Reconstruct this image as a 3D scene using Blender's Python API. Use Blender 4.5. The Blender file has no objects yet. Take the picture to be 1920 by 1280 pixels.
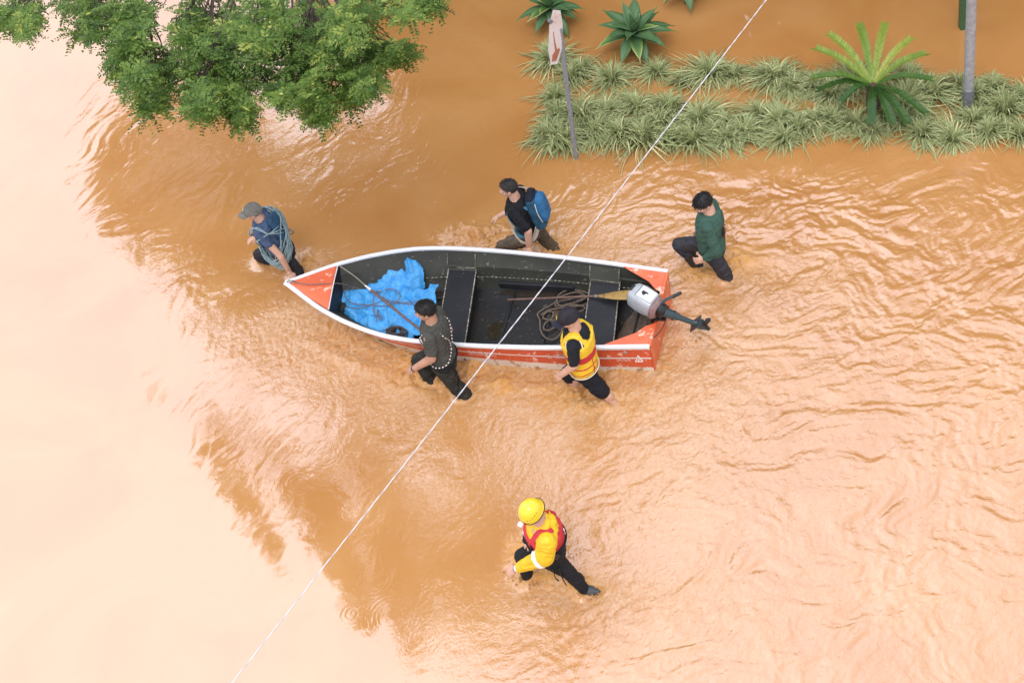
import bpy, math, random
import numpy as np
from mathutils import Vector, Matrix
random.seed(7); RNG = np.random.default_rng(7)
SC = bpy.context.scene
COL = SC.collection

# ------------------------------------------------------------------ camera
PITCH, ROLL, FPX, CAMH = math.radians(47), math.radians(14.2), 3232.0, 15.7
F = np.array([0, math.cos(PITCH), -math.sin(PITCH)])
U0 = np.array([0, math.sin(PITCH), math.cos(PITCH)]); R0 = np.array([1., 0, 0])
CR = math.cos(ROLL) * R0 - math.sin(ROLL) * U0
CU = math.sin(ROLL) * R0 + math.cos(ROLL) * U0
CAM = np.array([0, 0, CAMH])
cd = bpy.data.cameras.new('camera'); cam = bpy.data.objects.new('camera', cd); COL.objects.link(cam)
cd.sensor_width = 36; cd.lens = FPX / 1920 * 36; cd.clip_end = 3000
M = Matrix(((CR[0], CU[0], -F[0], 0), (CR[1], CU[1], -F[1], 0), (CR[2], CU[2], -F[2], CAMH), (0, 0, 0, 1)))
cam.matrix_world = M
SC.camera = cam

# ------------------------------------------------------------------ light
SUN_EL, SUN_AZ = 60.0, 165.0        # azimuth measured from +Y towards -X
EXPOSURE = 0.24
w = bpy.data.worlds.new('World'); SC.world = w; w.use_nodes = True
nt = w.node_tree; nt.nodes.clear()
out = nt.nodes.new('ShaderNodeOutputWorld'); bg = nt.nodes.new('ShaderNodeBackground')
sky = nt.nodes.new('ShaderNodeTexSky'); sky.sky_type = 'NISHITA'; sky.sun_disc = False
sky.sun_elevation = math.radians(SUN_EL); sky.sun_rotation = math.radians(-SUN_AZ)
sky.air_density = 1.0; sky.dust_density = 4.0; sky.ozone_density = 1.0
sdir = (-math.sin(math.radians(SUN_AZ)) * math.cos(math.radians(SUN_EL)), math.cos(math.radians(SUN_AZ)) * math.cos(math.radians(SUN_EL)), math.sin(math.radians(SUN_EL)))
# overcast layer: thin bright cloud, glow added away from the sun for brighter reflections
tc = nt.nodes.new('ShaderNodeTexCoord')
dot = nt.nodes.new('ShaderNodeVectorMath'); dot.operation = 'DOT_PRODUCT'; dot.inputs[1].default_value = (-math.sin(math.radians(35)) * math.cos(math.radians(50)), math.cos(math.radians(35)) * math.cos(math.radians(50)), math.sin(math.radians(50)))
nt.links.new(tc.outputs['Generated'], dot.inputs[0])
mr = nt.nodes.new('ShaderNodeMapRange'); mr.inputs['From Min'].default_value = 0.68; mr.inputs['From Max'].default_value = 1.0
mr.inputs['To Min'].default_value = 8.4; mr.inputs['To Max'].default_value = 19.5; mr.interpolation_type = 'LINEAR'
nt.links.new(dot.outputs['Value'], mr.inputs['Value'])
nz = nt.nodes.new('ShaderNodeTexNoise'); nz.inputs['Scale'].default_value = 2.2; nz.inputs['Detail'].default_value = 5
nt.links.new(tc.outputs['Generated'], nz.inputs['Vector'])
mr2 = nt.nodes.new('ShaderNodeMapRange'); mr2.inputs['From Min'].default_value = 0.3; mr2.inputs['From Max'].default_value = 0.7
mr2.inputs['To Min'].default_value = 0.86; mr2.inputs['To Max'].default_value = 1.12
nt.links.new(nz.outputs['Fac'], mr2.inputs['Value'])
mul = nt.nodes.new('ShaderNodeMath'); mul.operation = 'MULTIPLY'
nt.links.new(mr.outputs['Result'], mul.inputs[0]); nt.links.new(mr2.outputs['Result'], mul.inputs[1])
cc = nt.nodes.new('ShaderNodeVectorMath'); cc.operation = 'SCALE'; cc.inputs[0].default_value = (0.95, 0.97, 1.10)
nt.links.new(mul.outputs[0], cc.inputs['Scale'])
mx = nt.nodes.new('ShaderNodeMix'); mx.data_type = 'RGBA'; mx.inputs['Factor'].default_value = 0.82
nt.links.new(sky.outputs['Color'], mx.inputs['A']); nt.links.new(cc.outputs[0], mx.inputs['B'])
nt.links.new(mx.outputs['Result'], bg.inputs['Color']); bg.inputs['Strength'].default_value = 0.15
nt.links.new(bg.outputs[0], out.inputs['Surface'])
sl = bpy.data.lights.new('sun', 'SUN'); sl.energy = 1.1; sl.angle = math.radians(25); sl.color = (1, 0.96, 0.9)
so = bpy.data.objects.new('sun', sl); COL.objects.link(so)
so.rotation_euler = Vector(sdir).to_track_quat('Z', 'Y').to_euler(); so.location = (0, 0, 30)
SC.view_settings.view_transform = 'Standard'; SC.view_settings.look = 'None'
SC.view_settings.exposure = EXPOSURE; SC.view_settings.gamma = 1.0
SC.cycles.max_bounces = 6; SC.cycles.transparent_max_bounces = 6

# ------------------------------------------------------------------ helpers
def unit(a):
    a = np.array(a, float); return a / np.linalg.norm(a)
def ray(x, y):
    return unit(F * FPX + CR * (x - 960) + CU * (640 - y))
def G(x, y, z=0.0):
    d = ray(x, y); return CAM + d * ((z - CAMH) / d[2])
def PL(x, y, base, s, off=0.0):
    d = ray(x, y); return CAM + d * ((((base - CAM) @ s) + off) / (d @ s))
def proj(P):
    v = np.asarray(P) - CAM; z = v @ F
    return 960 + FPX * (v @ CR) / z, 640 - FPX * (v @ CU) / z

_perm = RNG.permutation(256); _perm = np.concatenate([_perm, _perm, _perm])
_grad = RNG.normal(size=(256, 3)); _grad /= np.linalg.norm(_grad, axis=1)[:, None]
def pnoise(x, y, z=0.0):
    x = np.asarray(x, float); y = np.asarray(y, float); z = np.zeros_like(x) + z
    xi = np.floor(x).astype(int); yi = np.floor(y).astype(int); zi = np.floor(z).astype(int)
    xf = x - xi; yf = y - yi; zf = z - zi
    u = xf**3 * (xf * (xf * 6 - 15) + 10); v = yf**3 * (yf * (yf * 6 - 15) + 10); q = zf**3 * (zf * (zf * 6 - 15) + 10)
    xi &= 255; yi &= 255; zi &= 255
    def g(i, j, k):
        h = _perm[_perm[_perm[xi + i] + yi + j] + zi + k]
        gr = _grad[h]
        return gr[..., 0] * (xf - i) + gr[..., 1] * (yf - j) + gr[..., 2] * (zf - k)
    a = g(0,0,0) * (1-u) + g(1,0,0) * u; b = g(0,1,0) * (1-u) + g(1,1,0) * u
    c = g(0,0,1) * (1-u) + g(1,0,1) * u; d = g(0,1,1) * (1-u) + g(1,1,1) * u
    return (a * (1-v) + b * v) * (1-q) + (c * (1-v) + d * v) * q
def fbm(x, y, z=0.0, o=4, gain=0.5):
    r = 0; a = 1.0
    for i in range(o):
        r = r + a * pnoise(x * 2**i + 17.3 * i, y * 2**i - 9.1 * i, z * 1.0 + 3.7 * i); a *= gain
    return r
def sstep(a, b, x):
    t = np.clip((x - a) / (b - a), 0, 1); return t * t * (3 - 2 * t)

# ---- materials
def mat(name, col, rough=0.6, var=0.0, vscale=8.0, col2=None, bump=0.0, bscale=60.0, spec=0.5, metal=0.0, coat=0.0, sub=0.0, obrand=0.0):
    m = bpy.data.materials.new(name); m.use_nodes = True
    t = m.node_tree; b = t.nodes['Principled BSDF']
    b.inputs['Base Color'].default_value = (*col, 1); b.inputs['Roughness'].default_value = rough
    b.inputs['Metallic'].default_value = metal; b.inputs['Specular IOR Level'].default_value = spec
    b.inputs['Coat Weight'].default_value = coat
    if var or col2:
        tcn = t.nodes.new('ShaderNodeTexCoord'); n = t.nodes.new('ShaderNodeTexNoise')
        n.inputs['Scale'].default_value = vscale; n.inputs['Detail'].default_value = 6; n.inputs['Roughness'].default_value = 0.65
        t.links.new(tcn.outputs['Object'], n.inputs['Vector'])
        r = t.nodes.new('ShaderNodeValToRGB')
        c2 = col2 if col2 else tuple(max(0, c * (1 - var)) for c in col)
        r.color_ramp.elements[0].position = 0.38; r.color_ramp.elements[1].position = 0.64
        r.color_ramp.elements[0].color = (*c2, 1); r.color_ramp.elements[1].color = (*col, 1)
        t.links.new(n.outputs['Fac'], r.inputs['Fac']); t.links.new(r.outputs['Color'], b.inputs['Base Color'])
    if bump:
        tcn = t.nodes.new('ShaderNodeTexCoord'); n = t.nodes.new('ShaderNodeTexNoise')
        n.inputs['Scale'].default_value = bscale; n.inputs['Detail'].default_value = 4
        t.links.new(tcn.outputs['Object'], n.inputs['Vector'])
        bp = t.nodes.new('ShaderNodeBump'); bp.inputs['Strength'].default_value = bump; bp.inputs['Distance'].default_value = 0.01
        t.links.new(n.outputs['Fac'], bp.inputs['Height']); t.links.new(bp.outputs['Normal'], b.inputs['Normal'])
    return m
def mat_worn(name, base, chip, amount=0.62, scale=14.0, rough=0.4, streak=(1, 1, 1), base2=None, spec=0.5):
    """paint with chips and scratches that bare another colour"""
    m = bpy.data.materials.new(name); m.use_nodes = True; t = m.node_tree; b = t.nodes['Principled BSDF']
    b.inputs['Roughness'].default_value = rough; b.inputs['Specular IOR Level'].default_value = spec
    tcn = t.nodes.new('ShaderNodeTexCoord'); mp = t.nodes.new('ShaderNodeMapping'); mp.inputs['Scale'].default_value = streak
    t.links.new(tcn.outputs['Object'], mp.inputs['Vector'])
    n = t.nodes.new('ShaderNodeTexNoise'); n.inputs['Scale'].default_value = scale; n.inputs['Detail'].default_value = 9; n.inputs['Roughness'].default_value = 0.72
    t.links.new(mp.outputs[0], n.inputs['Vector'])
    r = t.nodes.new('ShaderNodeValToRGB'); r.color_ramp.elements[0].position = amount; r.color_ramp.elements[1].position = amount + 0.035
    r.color_ramp.elements[0].color = (0, 0, 0, 1); r.color_ramp.elements[1].color = (1, 1, 1, 1)
    t.links.new(n.outputs['Fac'], r.inputs['Fac'])
    n2 = t.nodes.new('ShaderNodeTexNoise'); n2.inputs['Scale'].default_value = 2.3; n2.inputs['Detail'].default_value = 5
    t.links.new(tcn.outputs['Object'], n2.inputs['Vector'])
    r2 = t.nodes.new('ShaderNodeValToRGB'); r2.color_ramp.elements[0].position = 0.35; r2.color_ramp.elements[1].position = 0.65
    r2.color_ramp.elements[0].color = (*(base2 or tuple(c * 0.7 for c in base)), 1); r2.color_ramp.elements[1].color = (*base, 1)
    t.links.new(n2.outputs['Fac'], r2.inputs['Fac'])
    mxn = t.nodes.new('ShaderNodeMix'); mxn.data_type = 'RGBA'
    t.links.new(r.outputs['Color'], mxn.inputs['Factor']); t.links.new(r2.outputs['Color'], mxn.inputs['A']); mxn.inputs['B'].default_value = (*chip, 1)
    t.links.new(mxn.outputs['Result'], b.inputs['Base Color'])
    bp = t.nodes.new('ShaderNodeBump'); bp.inputs['Strength'].default_value = 0.15; bp.inputs['Distance'].default_value = 0.003
    t.links.new(n.outputs['Fac'], bp.inputs['Height']); t.links.new(bp.outputs['Normal'], b.inputs['Normal'])
    return m
def mat_attr(name, attr, stops, rough=0.5, spec=0.4, rand=0.0, trans=0.0):
    """colour read along a per-vertex value (a real pattern of the thing: leaf margins, bands)"""
    m = bpy.data.materials.new(name); m.use_nodes = True; t = m.node_tree; b = t.nodes['Principled BSDF']
    b.inputs['Roughness'].default_value = rough; b.inputs['Specular IOR Level'].default_value = spec
    a = t.nodes.new('ShaderNodeAttribute'); a.attribute_name = attr
    r = t.nodes.new('ShaderNodeValToRGB'); el = r.color_ramp.elements
    while len(el) < len(stops): el.new(0.5)
    for e, (p, c) in zip(el, stops): e.position = p; e.color = (*c, 1)
    t.links.new(a.outputs['Fac'], r.inputs['Fac']); t.links.new(r.outputs['Color'], b.inputs['Base Color'])
    if trans:
        tr = t.nodes.new('ShaderNodeBsdfTranslucent'); ms = t.nodes.new('ShaderNodeMixShader'); ms.inputs[0].default_value = trans
        t.links.new(r.outputs['Color'], tr.inputs['Color'])
        o = t.nodes['Material Output']
        t.links.new(b.outputs[0], ms.inputs[1]); t.links.new(tr.outputs[0], ms.inputs[2]); t.links.new(ms.outputs[0], o.inputs['Surface'])
    return m

# ---- objects
def props(o, label=None, cat=None, group=None, kind=None):
    if label: o['label'] = label
    if cat: o['category'] = cat
    if group: o['group'] = group
    if kind: o['kind'] = kind
    return o
def empty(name, loc, label=None, cat=None, group=None):
    o = bpy.data.objects.new(name, None); COL.objects.link(o); o.location = loc; o.empty_display_size = 0.2
    return props(o, label, cat, group)
def root_loc(o):
    v = np.zeros(3)
    while o is not None:
        v += np.array(o.location); o = o.parent
    return v
class MB:
    def __init__(s): s.v = []; s.f = []; s.m = []; s.n = 0; s.at = []
    def add(s, v, f, mi=0, at=None):
        v = np.asarray(v, float); s.v.append(v); s.f += [tuple(int(i) + s.n for i in q) for q in f]; s.m += [mi] * len(f)
        s.at.append(np.zeros(len(v)) if at is None else np.asarray(at, float)); s.n += len(v); return s
    def rings(s, rings, mi=0, cap=True, closed=False):
        k = len(rings[0]); n = len(rings); V = np.concatenate(rings); fs = []
        for i in range(n - (0 if closed else 1)):
            a = i * k; b = ((i + 1) % n) * k
            for j in range(k):
                j2 = (j + 1) % k; fs.append((a + j, a + j2, b + j2, b + j))
        if cap and not closed:
            fs.append(tuple(range(k - 1, -1, -1))); fs.append(tuple((n - 1) * k + j for j in range(k)))
        return s.add(V, fs, mi)
    def tube(s, pts, r, n=8, mi=0, closed=False, cap=True, flat=1.0):
        pts = np.asarray(pts, float); r = np.zeros(len(pts)) + r
        T = np.gradient(pts, axis=0) if not closed else (np.roll(pts, -1, 0) - np.roll(pts, 1, 0))
        T /= np.linalg.norm(T, axis=1)[:, None] + 1e-9
        a = np.array([0, 0, 1.]) if abs(T[0][2]) < 0.9 else np.array([1., 0, 0])
        N = unit(np.cross(T[0], a)); rr = []
        for i in range(len(pts)):
            N = N - (N @ T[i]) * T[i]; N = unit(N); B = np.cross(T[i], N)
            th = np.linspace(0, 2 * np.pi, n, endpoint=False)
            rr.append(pts[i] + r[i] * (np.cos(th)[:, None] * N + flat * np.sin(th)[:, None] * B))
        return s.rings(rr, mi, cap, closed)
    def capsule(s, a, b, ra, rb, n=16, mi=0):
        a = np.array(a, float); b = np.array(b, float); d = unit(b - a); L = np.linalg.norm(b - a)
        P = []; R = []
        for t in np.linspace(-math.pi / 2, 0, 5): P.append(a + d * ra * math.sin(t)); R.append(max(ra * math.cos(t), ra * 0.02))
        for t in (0.33, 0.66): P.append(a + (b - a) * t); R.append(ra + (rb - ra) * t)
        for t in np.linspace(0, math.pi / 2, 5): P.append(b + d * rb * math.sin(t)); R.append(max(rb * math.cos(t), rb * 0.02))
        x = unit(np.cross(d, [0.31, 0.2, 0.93])); y = np.cross(d, x); th = np.linspace(0, 2 * np.pi, n, endpoint=False)
        ring = np.cos(th)[:, None] * x + np.sin(th)[:, None] * y
        return s.rings([p + q * ring for p, q in zip(P, R)], mi)
    def ell(s, c, ax, n=16, mi=0):
        """ellipsoid, ax = 3 axis vectors times radius"""
        c = np.array(c, float); ax = np.asarray(ax, float); rr = []
        th = np.linspace(0, 2 * np.pi, n, endpoint=False)
        for p in np.linspace(-math.pi / 2 + 0.06, math.pi / 2 - 0.06, max(7, n // 2 + 1)):
            rr.append(c + math.sin(p) * ax[2] + math.cos(p) * (np.cos(th)[:, None] * ax[0] + np.sin(th)[:, None] * ax[1]))
        return s.rings(rr, mi)
    def box(s, c, ax, mi=0):
        c = np.array(c, float); ax = np.asarray(ax, float); v = [c + i * ax[0] + j * ax[1] + k * ax[2] for i in (-1, 1) for j in (-1, 1) for k in (-1, 1)]
        return s.add(v, [(0, 1, 3, 2), (4, 6, 7, 5), (0, 4, 5, 1), (2, 3, 7, 6), (0, 2, 6, 4), (1, 5, 7, 3)], mi)
    def mesh(s, name, origin, mats):
        me = bpy.data.meshes.new(name); V = np.concatenate(s.v) - origin
        me.from_pydata(V.tolist(), [], s.f)
        for m in mats: me.materials.append(m)
        if len(mats) > 1: me.polygons.foreach_set('material_index', np.array(s.m, dtype=np.int32))
        return me
    def build(s, name, mats, parent=None, origin=None, smooth=True, attr=None, bevel=0.0):
        if not isinstance(mats, (list, tuple)): mats = [mats]
        og = root_loc(parent) if parent is not None else (np.zeros(3) if origin is None else np.array(origin, float))
        me = s.mesh(name, og, mats)
        import bmesh
        bm = bmesh.new(); bm.from_mesh(me); bmesh.ops.recalc_face_normals(bm, faces=bm.faces); 
        if bevel:
            bmesh.ops.bevel(bm, geom=[e for e in bm.edges if len(e.link_faces) == 2 and e.calc_face_angle(0) > 0.6], offset=bevel, segments=2, affect='EDGES', profile=0.6)
        bm.to_mesh(me); bm.free()
        if attr and not bevel:
            a = me.attributes.new(attr, 'FLOAT', 'POINT'); a.data.foreach_set('value', np.concatenate(s.at).astype(np.float32))
        o = bpy.data.objects.new(name, me); COL.objects.link(o)
        if parent is not None: o.parent = parent
        elif origin is not None: o.location = origin
        if smooth:
            me.polygons.foreach_set('use_smooth', np.ones(len(me.polygons), bool))
            try: me.set_sharp_from_angle(angle=math.radians(38))
            except Exception: pass
        return o
def remesh(mb, name, mats, parent, vox=0.01, smooth=2, fac=0.5, wr=0.0, wscale=14.0, wdir=None, sharp=False, wr2=0.0):
    """fuse overlapping closed shapes into one continuous skin, then add folds"""
    og = root_loc(parent)
    me = mb.mesh('tmp', og, []); ob = bpy.data.objects.new('tmp', me); COL.objects.link(ob)
    r = ob.modifiers.new('r', 'REMESH'); r.mode = 'VOXEL'; r.voxel_size = vox
    if smooth: sm = ob.modifiers.new('s', 'SMOOTH'); sm.factor = fac; sm.iterations = smooth
    dg = bpy.context.evaluated_depsgraph_get(); m2 = bpy.data.meshes.new_from_object(ob.evaluated_get(dg))
    bpy.data.objects.remove(ob); bpy.data.meshes.remove(me); m2.name = name
    if not isinstance(mats, (list, tuple)): mats = [mats]
    m2.materials.clear()
    for m in mats: m2.materials.append(m)
    n = len(m2.vertices)
    if wr:
        co = np.empty(n * 3, np.float32); m2.vertices.foreach_get('co', co); co = co.reshape(-1, 3).astype(float)
        nr = np.empty(n * 3, np.float32); m2.vertex_normals.foreach_get('vector', nr) if hasattr(m2, 'vertex_normals') else None
        nr = nr.reshape(-1, 3)
        q = co * wscale; off = len(name) + og[0] * 3
        wx = pnoise(q[:, 0] * .6 + off, q[:, 1] * .6, q[:, 2] * .6)
        a = pnoise(q[:, 0] + 2.2 * wx + off, q[:, 1] + 1.2 * wx, q[:, 2] * 1.5 + 1.5 * wx)
        a = 0.5 - np.abs(a) * 2.2
        b = pnoise(q[:, 0] * .35 + off, q[:, 1] * .35, q[:, 2] * .35)
        co += nr * (wr * a + wr * 1.2 * b)[:, None]
        m2.vertices.foreach_set('co', co.astype(np.float32).ravel()); m2.update()
    m2.polygons.foreach_set('use_smooth', np.ones(len(m2.polygons), bool))
    o = bpy.data.objects.new(name, m2); COL.objects.link(o); o.parent = parent
    return o
def face_centers(me):
    n = len(me.polygons); c = np.empty(n * 3, np.float32); me.polygons.foreach_get('center', c); return c.reshape(-1, 3).astype(float)
def set_mat(me, idx):
    me.polygons.foreach_set('material_index', np.asarray(idx, np.int32)); me.update()
def spline(pts, n=60, closed=False):
    pts = np.asarray(pts, float); k = len(pts); outp = []
    seg = k if closed else k - 1
    for i in range(seg):
        p = [pts[(i + j) % k] if closed else pts[min(max(i + j, 0), k - 1)] for j in (-1, 0, 1, 2)]
        m = max(2, n // seg)
        for t in np.linspace(0, 1, m, endpoint=False):
            outp.append(0.5 * ((2 * p[1]) + (-p[0] + p[2]) * t + (2 * p[0] - 5 * p[1] + 4 * p[2] - p[3]) * t * t + (-p[0] + 3 * p[1] - 3 * p[2] + p[3]) * t**3))
    if not closed: outp.append(pts[-1])
    return np.array(outp)
Z = np.array([0, 0, 1.])

# ------------------------------------------------------------------ setting: flood water over a street bed
BO = np.array([1.81, 14.11, 0.0]); BU = unit([-0.9129, 0.4082, 0]); BV = np.array([-BU[1], BU[0], 0])   # boat: stern centre, forward, port
BL = 4.85
BEAM_U = [0, .75, 1.4, 2.06, 2.5, 2.95, 3.3, 3.6, 3.93, 4.26, 4.5, 4.66, 4.85]
BEAM_V = [.615, .70, .76, .797, .806, .795, .755, .675, .555, .395, .245, .135, .012]
_uu = np.linspace(0, BL, 60)
_bu = np.linspace(-.4, BL, 525); _bv = np.interp(_bu, BEAM_U, BEAM_V)
for _ in range(120): _bv[1:-1] = (_bv[:-2] + 2 * _bv[1:-1] + _bv[2:]) / 4
_bv[-1] = .012
def beam(u):
    return np.interp(u, _bu, _bv)
LEGS = []   # waterline spots of the waders, filled from the pose table below
WADERS = {
 'rope': dict(w=(-.93, .36), foot=((562, 512), .10), head=(473, 397), neck=(488, 411), pel=(534, 473), Le=(526, 480), Lw=(544, 512), Lk=(548, 496), La=(566, 524), Rk=(484, 478), Ra=(527, 516)),
 'pack': dict(w=(-.93, .36), foot=((1037, 468), -.10), head=(953, 353), neck=(966, 371), pel=(996, 434), Le=(990, 433), Lw=(992, 466), Lk=(942, 464), La=(957, 500), Rk=(1022, 449), Ra=(1042, 474)),
 'green': dict(w=(-.93, .36), foot=((1365, 522), .10), head=(1318, 381), neck=(1331, 399), pel=(1336, 470), Le=(1343, 470), Lw=(1321, 486), Lk=(1349, 497), La=(1369, 531), Rk=(1275, 459), Ra=(1310, 500)),
 'grey': dict(w=(-.93, .36), foot=((868, 738), .10), head=(797, 582), neck=(809, 602), pel=(833, 676), Le=(809, 672), Lw=(776, 691), Lk=(847, 714), La=(879, 750), Rk=(786, 676), Ra=(812, 714)),
 'vest': dict(w=(-.93, .36), foot=((1148, 754), .10), head=(1066, 596), neck=(1078, 616), pel=(1096, 690), Le=(1077, 684), Lw=(1053, 702), Lk=(1122, 727), La=(1162, 766), Rk=(1066, 700), Ra=(1085, 738)),
 'helm': dict(w=(-.93, .20), foot=((1099, 1108), .10), head=(997, 959), neck=(1014, 980), pel=(1034, 1034), Le=(1020, 1043), Lw=(968, 1066), Lk=(1067, 1073), La=(1101, 1110), Rk=(978, 1042), Ra=(992, 1088)),
}
OFF = dict(Le=.27, Lw=.25, Lk=.115, La=.10, Rk=-.12, Ra=-.11, head=0, neck=0, pel=0)
def pose(n):
    d = WADERS[n]; wv = unit(list(d['w']) + [0]); s = np.array([-wv[1], wv[0], 0])
    base = G(*d['foot'][0]) - s * d['foot'][1]
    J = {k: PL(*d[k], base, s, d.get('off', {}).get(k, OFF[k])) for k in OFF}
    J['pel'] = J['neck'] + 0.9 * (J['pel'] - J['neck'])
    up = unit(J['neck'] - J['pel'])
    J['w'] = wv; J['s'] = s; J['base'] = base
    J['Ls'] = J['neck'] - up * .075 + s * .185; J['Rs'] = J['neck'] - up * .075 - s * .185
    J['Lh'] = J['pel'] - up * .03 + s * .10; J['Rh'] = J['pel'] - up * .03 - s * .10
    return J
POSES = {k: pose(k) for k in WADERS}
for k, J in POSES.items():
    for a, b in (('Lk', 'La'), ('Rk', 'Ra')):
        A, B = J[a], J[b]; t = A[2] / (A[2] - B[2]) if abs(A[2] - B[2]) > .02 else 1; t = min(max(t, 0), 1.0)
        LEGS.append((A + (B - A) * t)[:2])
LEGS = np.array(LEGS)

def seg_dist(X, Y, a, b):
    ab = np.array(b) - np.array(a); t = np.clip(((X - a[0]) * ab[0] + (Y - a[1]) * ab[1]) / (ab @ ab), 0, 1)
    return np.hypot(X - a[0] - ab[0] * t, Y - a[1] - ab[1] * t)

def make_water():
    def axis(lo, hi, d0, far):
        c = [lo]
        while c[-1] < hi: c.append(c[-1] + d0)
        l = [c[0]]; s = d0
        while l[-1] > -far: s *= 1.22; l.append(l[-1] - s)
        r = [c[-1]]; s = d0
        while r[-1] < far: s *= 1.22; r.append(r[-1] + s)
        return np.array(l[:0:-1] + c + r[1:])
    xs = axis(-7.3, 8.6, .02, 400); ys = axis(8.0, 25.2, .02, 500)
    X, Y = np.meshgrid(xs, ys)
    P = np.stack([X, Y, np.zeros_like(X)], -1); v = P - CAM; zc = np.maximum(v @ F, 1.0)
    px = 960 + FPX * (v @ CR) / zc; py = 640 - FPX * (v @ CU) / zc
    near = (sstep(-9, -7.3, X) * (1 - sstep(8.6, 10.5, X)) * sstep(6.5, 8.0, Y) * (1 - sstep(25, 28, Y)))
    def blob(cx, cy, rx, ry, soft=1.0):
        return np.exp(-(((px - cx) / rx)**2 + ((py - cy) / ry)**2) * soft)
    H = np.zeros_like(X)
    # broad current: long low swells
    wx = fbm(X * .35, Y * .35, 1.3, 2); wy = fbm(X * .35 + 40, Y * .35, 2.3, 2)
    calm = np.clip(blob(120, 1000, 560, 460) + blob(40, 420, 190, 420) + blob(520, 1210, 330, 190), 0, 1)
    rough = sstep(1050, 1300, px + .25 * (py - 640)) * sstep(250, 420, py)
    rough = np.clip(rough + .8 * blob(1180, 1150, 240, 200), 0, 1)
    mid = np.clip(1 - calm - .6 * rough, 0.05, 1)
    bed = np.clip(sstep(960, 1060, px) * (1 - sstep(215, 270, py)), 0, 1)      # lee of the planting bed: almost flat
    H += .010 * fbm(X * .45 + wx, Y * .6, 5.1, 2) * (1 - bed * .8) * (.4 + .6 * (1 - calm))
    # --- left streaks: crests run lower-left to upper-right
    ang = math.radians(48); a = X * math.cos(ang) + Y * math.sin(ang); b = -X * math.sin(ang) + Y * math.cos(ang)
    st = np.clip(blob(290, 420, 210, 260) + .8 * blob(700, 210, 330, 180) + .8 * blob(480, 780, 160, 220) + .35 * blob(120, 200, 160, 200), 0, 1)
    sw = fbm(a * .9, b * .9, 7.7, 2)
    H += st * .0075 * fbm(a * .75 + sw * .7, b * 3.0 + sw * 1.8, 3.3, 3, .45)
    H += st * .0030 * fbm(a * 1.6 + sw, b * 8.5 + sw * 3, 4.4, 2)
    # --- mid water: gentle swirls, fine scratches
    sw2 = fbm(X * .8 + 3, Y * .8, 9.2, 3)
    H += mid * (1 - bed) * (.0028 * fbm(X * 1.6 + sw2 * 1.5, Y * 2.6 + sw2 * 1.5, 1.1, 3) + .0007 * fbm(X * 9 + sw2 * 4, Y * 13 + sw2 * 4, 6.1, 2) + .0095 * np.clip(sw2 * 2.4 + .22, 0, 1) * (.3 - np.abs(pnoise(a * 3.2 + sw2 * 3, b * 10 + sw2 * 6, 2.6))) + .0042 * np.clip(.4 - sw2 * 2.5, 0, 1) * pnoise(a * 7 + sw2 * 5, b * 13 + sw2 * 5, 3.6))
    H += calm * (.0011 * fbm(X * 1.1 + sw2, Y * 1.6, 2.1, 2) + .0009 * fbm(a * 2.5 + sw2 * 2, b * 6 + sw2 * 3, 2.7, 2))
    # --- rough reach on the right: warped waves with sharp crests
    q1 = fbm(X * .55, Y * .7, 11.5, 3); q2 = fbm(X * .55 + 50, Y * .7, 12.5, 3)
    n1 = pnoise(X * 1.0 + q1 * 1.8, Y * 1.6 + q2 * 1.8, 3.0); n2 = pnoise(X * 2.7 + q1 * 3.5, Y * 3.6 + q2 * 3.5, 4.0)
    n3 = pnoise(X * 5.5 + q1 * 5, Y * 8.0 + q2 * 5, 5.0); n4 = fbm(X * 12 + q2 * 7, Y * 16 + q1 * 7, 6.0, 2)
    n5 = pnoise(X * 7.5 + q2 * 6, Y * 10 + q1 * 6, 7.0); n6 = pnoise(X * 14 + n3 * 2, Y * 17 + n2 * 2, 9.0)
    n7 = fbm(X * 8 + q1 * 9 + n2 * 2, Y * 10 + q2 * 9 + n1 * 2, 15.0, 3, .7)
    rg = .075 * (.35 - np.sqrt(n1**2 + .0005)) + .050 * (.35 - np.sqrt(n2**2 + .0005)) + .010 * n3 + .0115 * (.3 - np.abs(n5)) + .0060 * (.3 - np.abs(n6)) + .0155 * n7 + .0030 * n4
    farR = .55 + .45 * sstep(900, 300, py)
    H += rough * rg * .80 * farR * (1 - bed)
    H += rough * sstep(800, 400, py) * (.0045 * fbm(X * 6 + q1 * 6, Y * 7 + q2 * 6, 8.0, 3)) * (1 - bed)
    # current line below the planting bed
    ln = np.exp(-((py - 330 + (px - 1400) * .02) / 42.)**2) * sstep(1060, 1250, px)
    H += ln * .012 * fbm(X * 1.3 + q1, Y * 3.0 + q2 * 1.2, 14.0, 3)
    # --- churned water round the hull, the legs and downstream of them
    U = (X - BO[0]) * BU[0] + (Y - BO[1]) * BU[1]; V = (X - BO[0]) * BV[0] + (Y - BO[1]) * BV[1]
    bm_ = np.interp(U, BEAM_U, BEAM_V, left=.6, right=0) * .82
    dh = np.where((U > -.0) & (U < BL), np.abs(V) - bm_, np.hypot(np.where(U < 0, -U, U - BL), np.maximum(np.abs(V) - bm_, 0)))
    dh = np.maximum(dh, 0)
    ch = np.exp(-(dh / .36)**2) * np.clip(.55 + .5 * sstep(-.3, .4, V), 0, 1)
    ch = np.maximum(ch, .75 * np.exp(-((dh) / .75)**2) * sstep(0, .5, V))
    stern = np.exp(-(np.maximum(np.abs(V) - .7, 0) / .5)**2) * sstep(.3, -.3, U) * np.exp(-np.maximum(-U, 0) / 1.3)
    ch = np.maximum(ch, .75 * stern)
    DW = -BU
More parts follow.
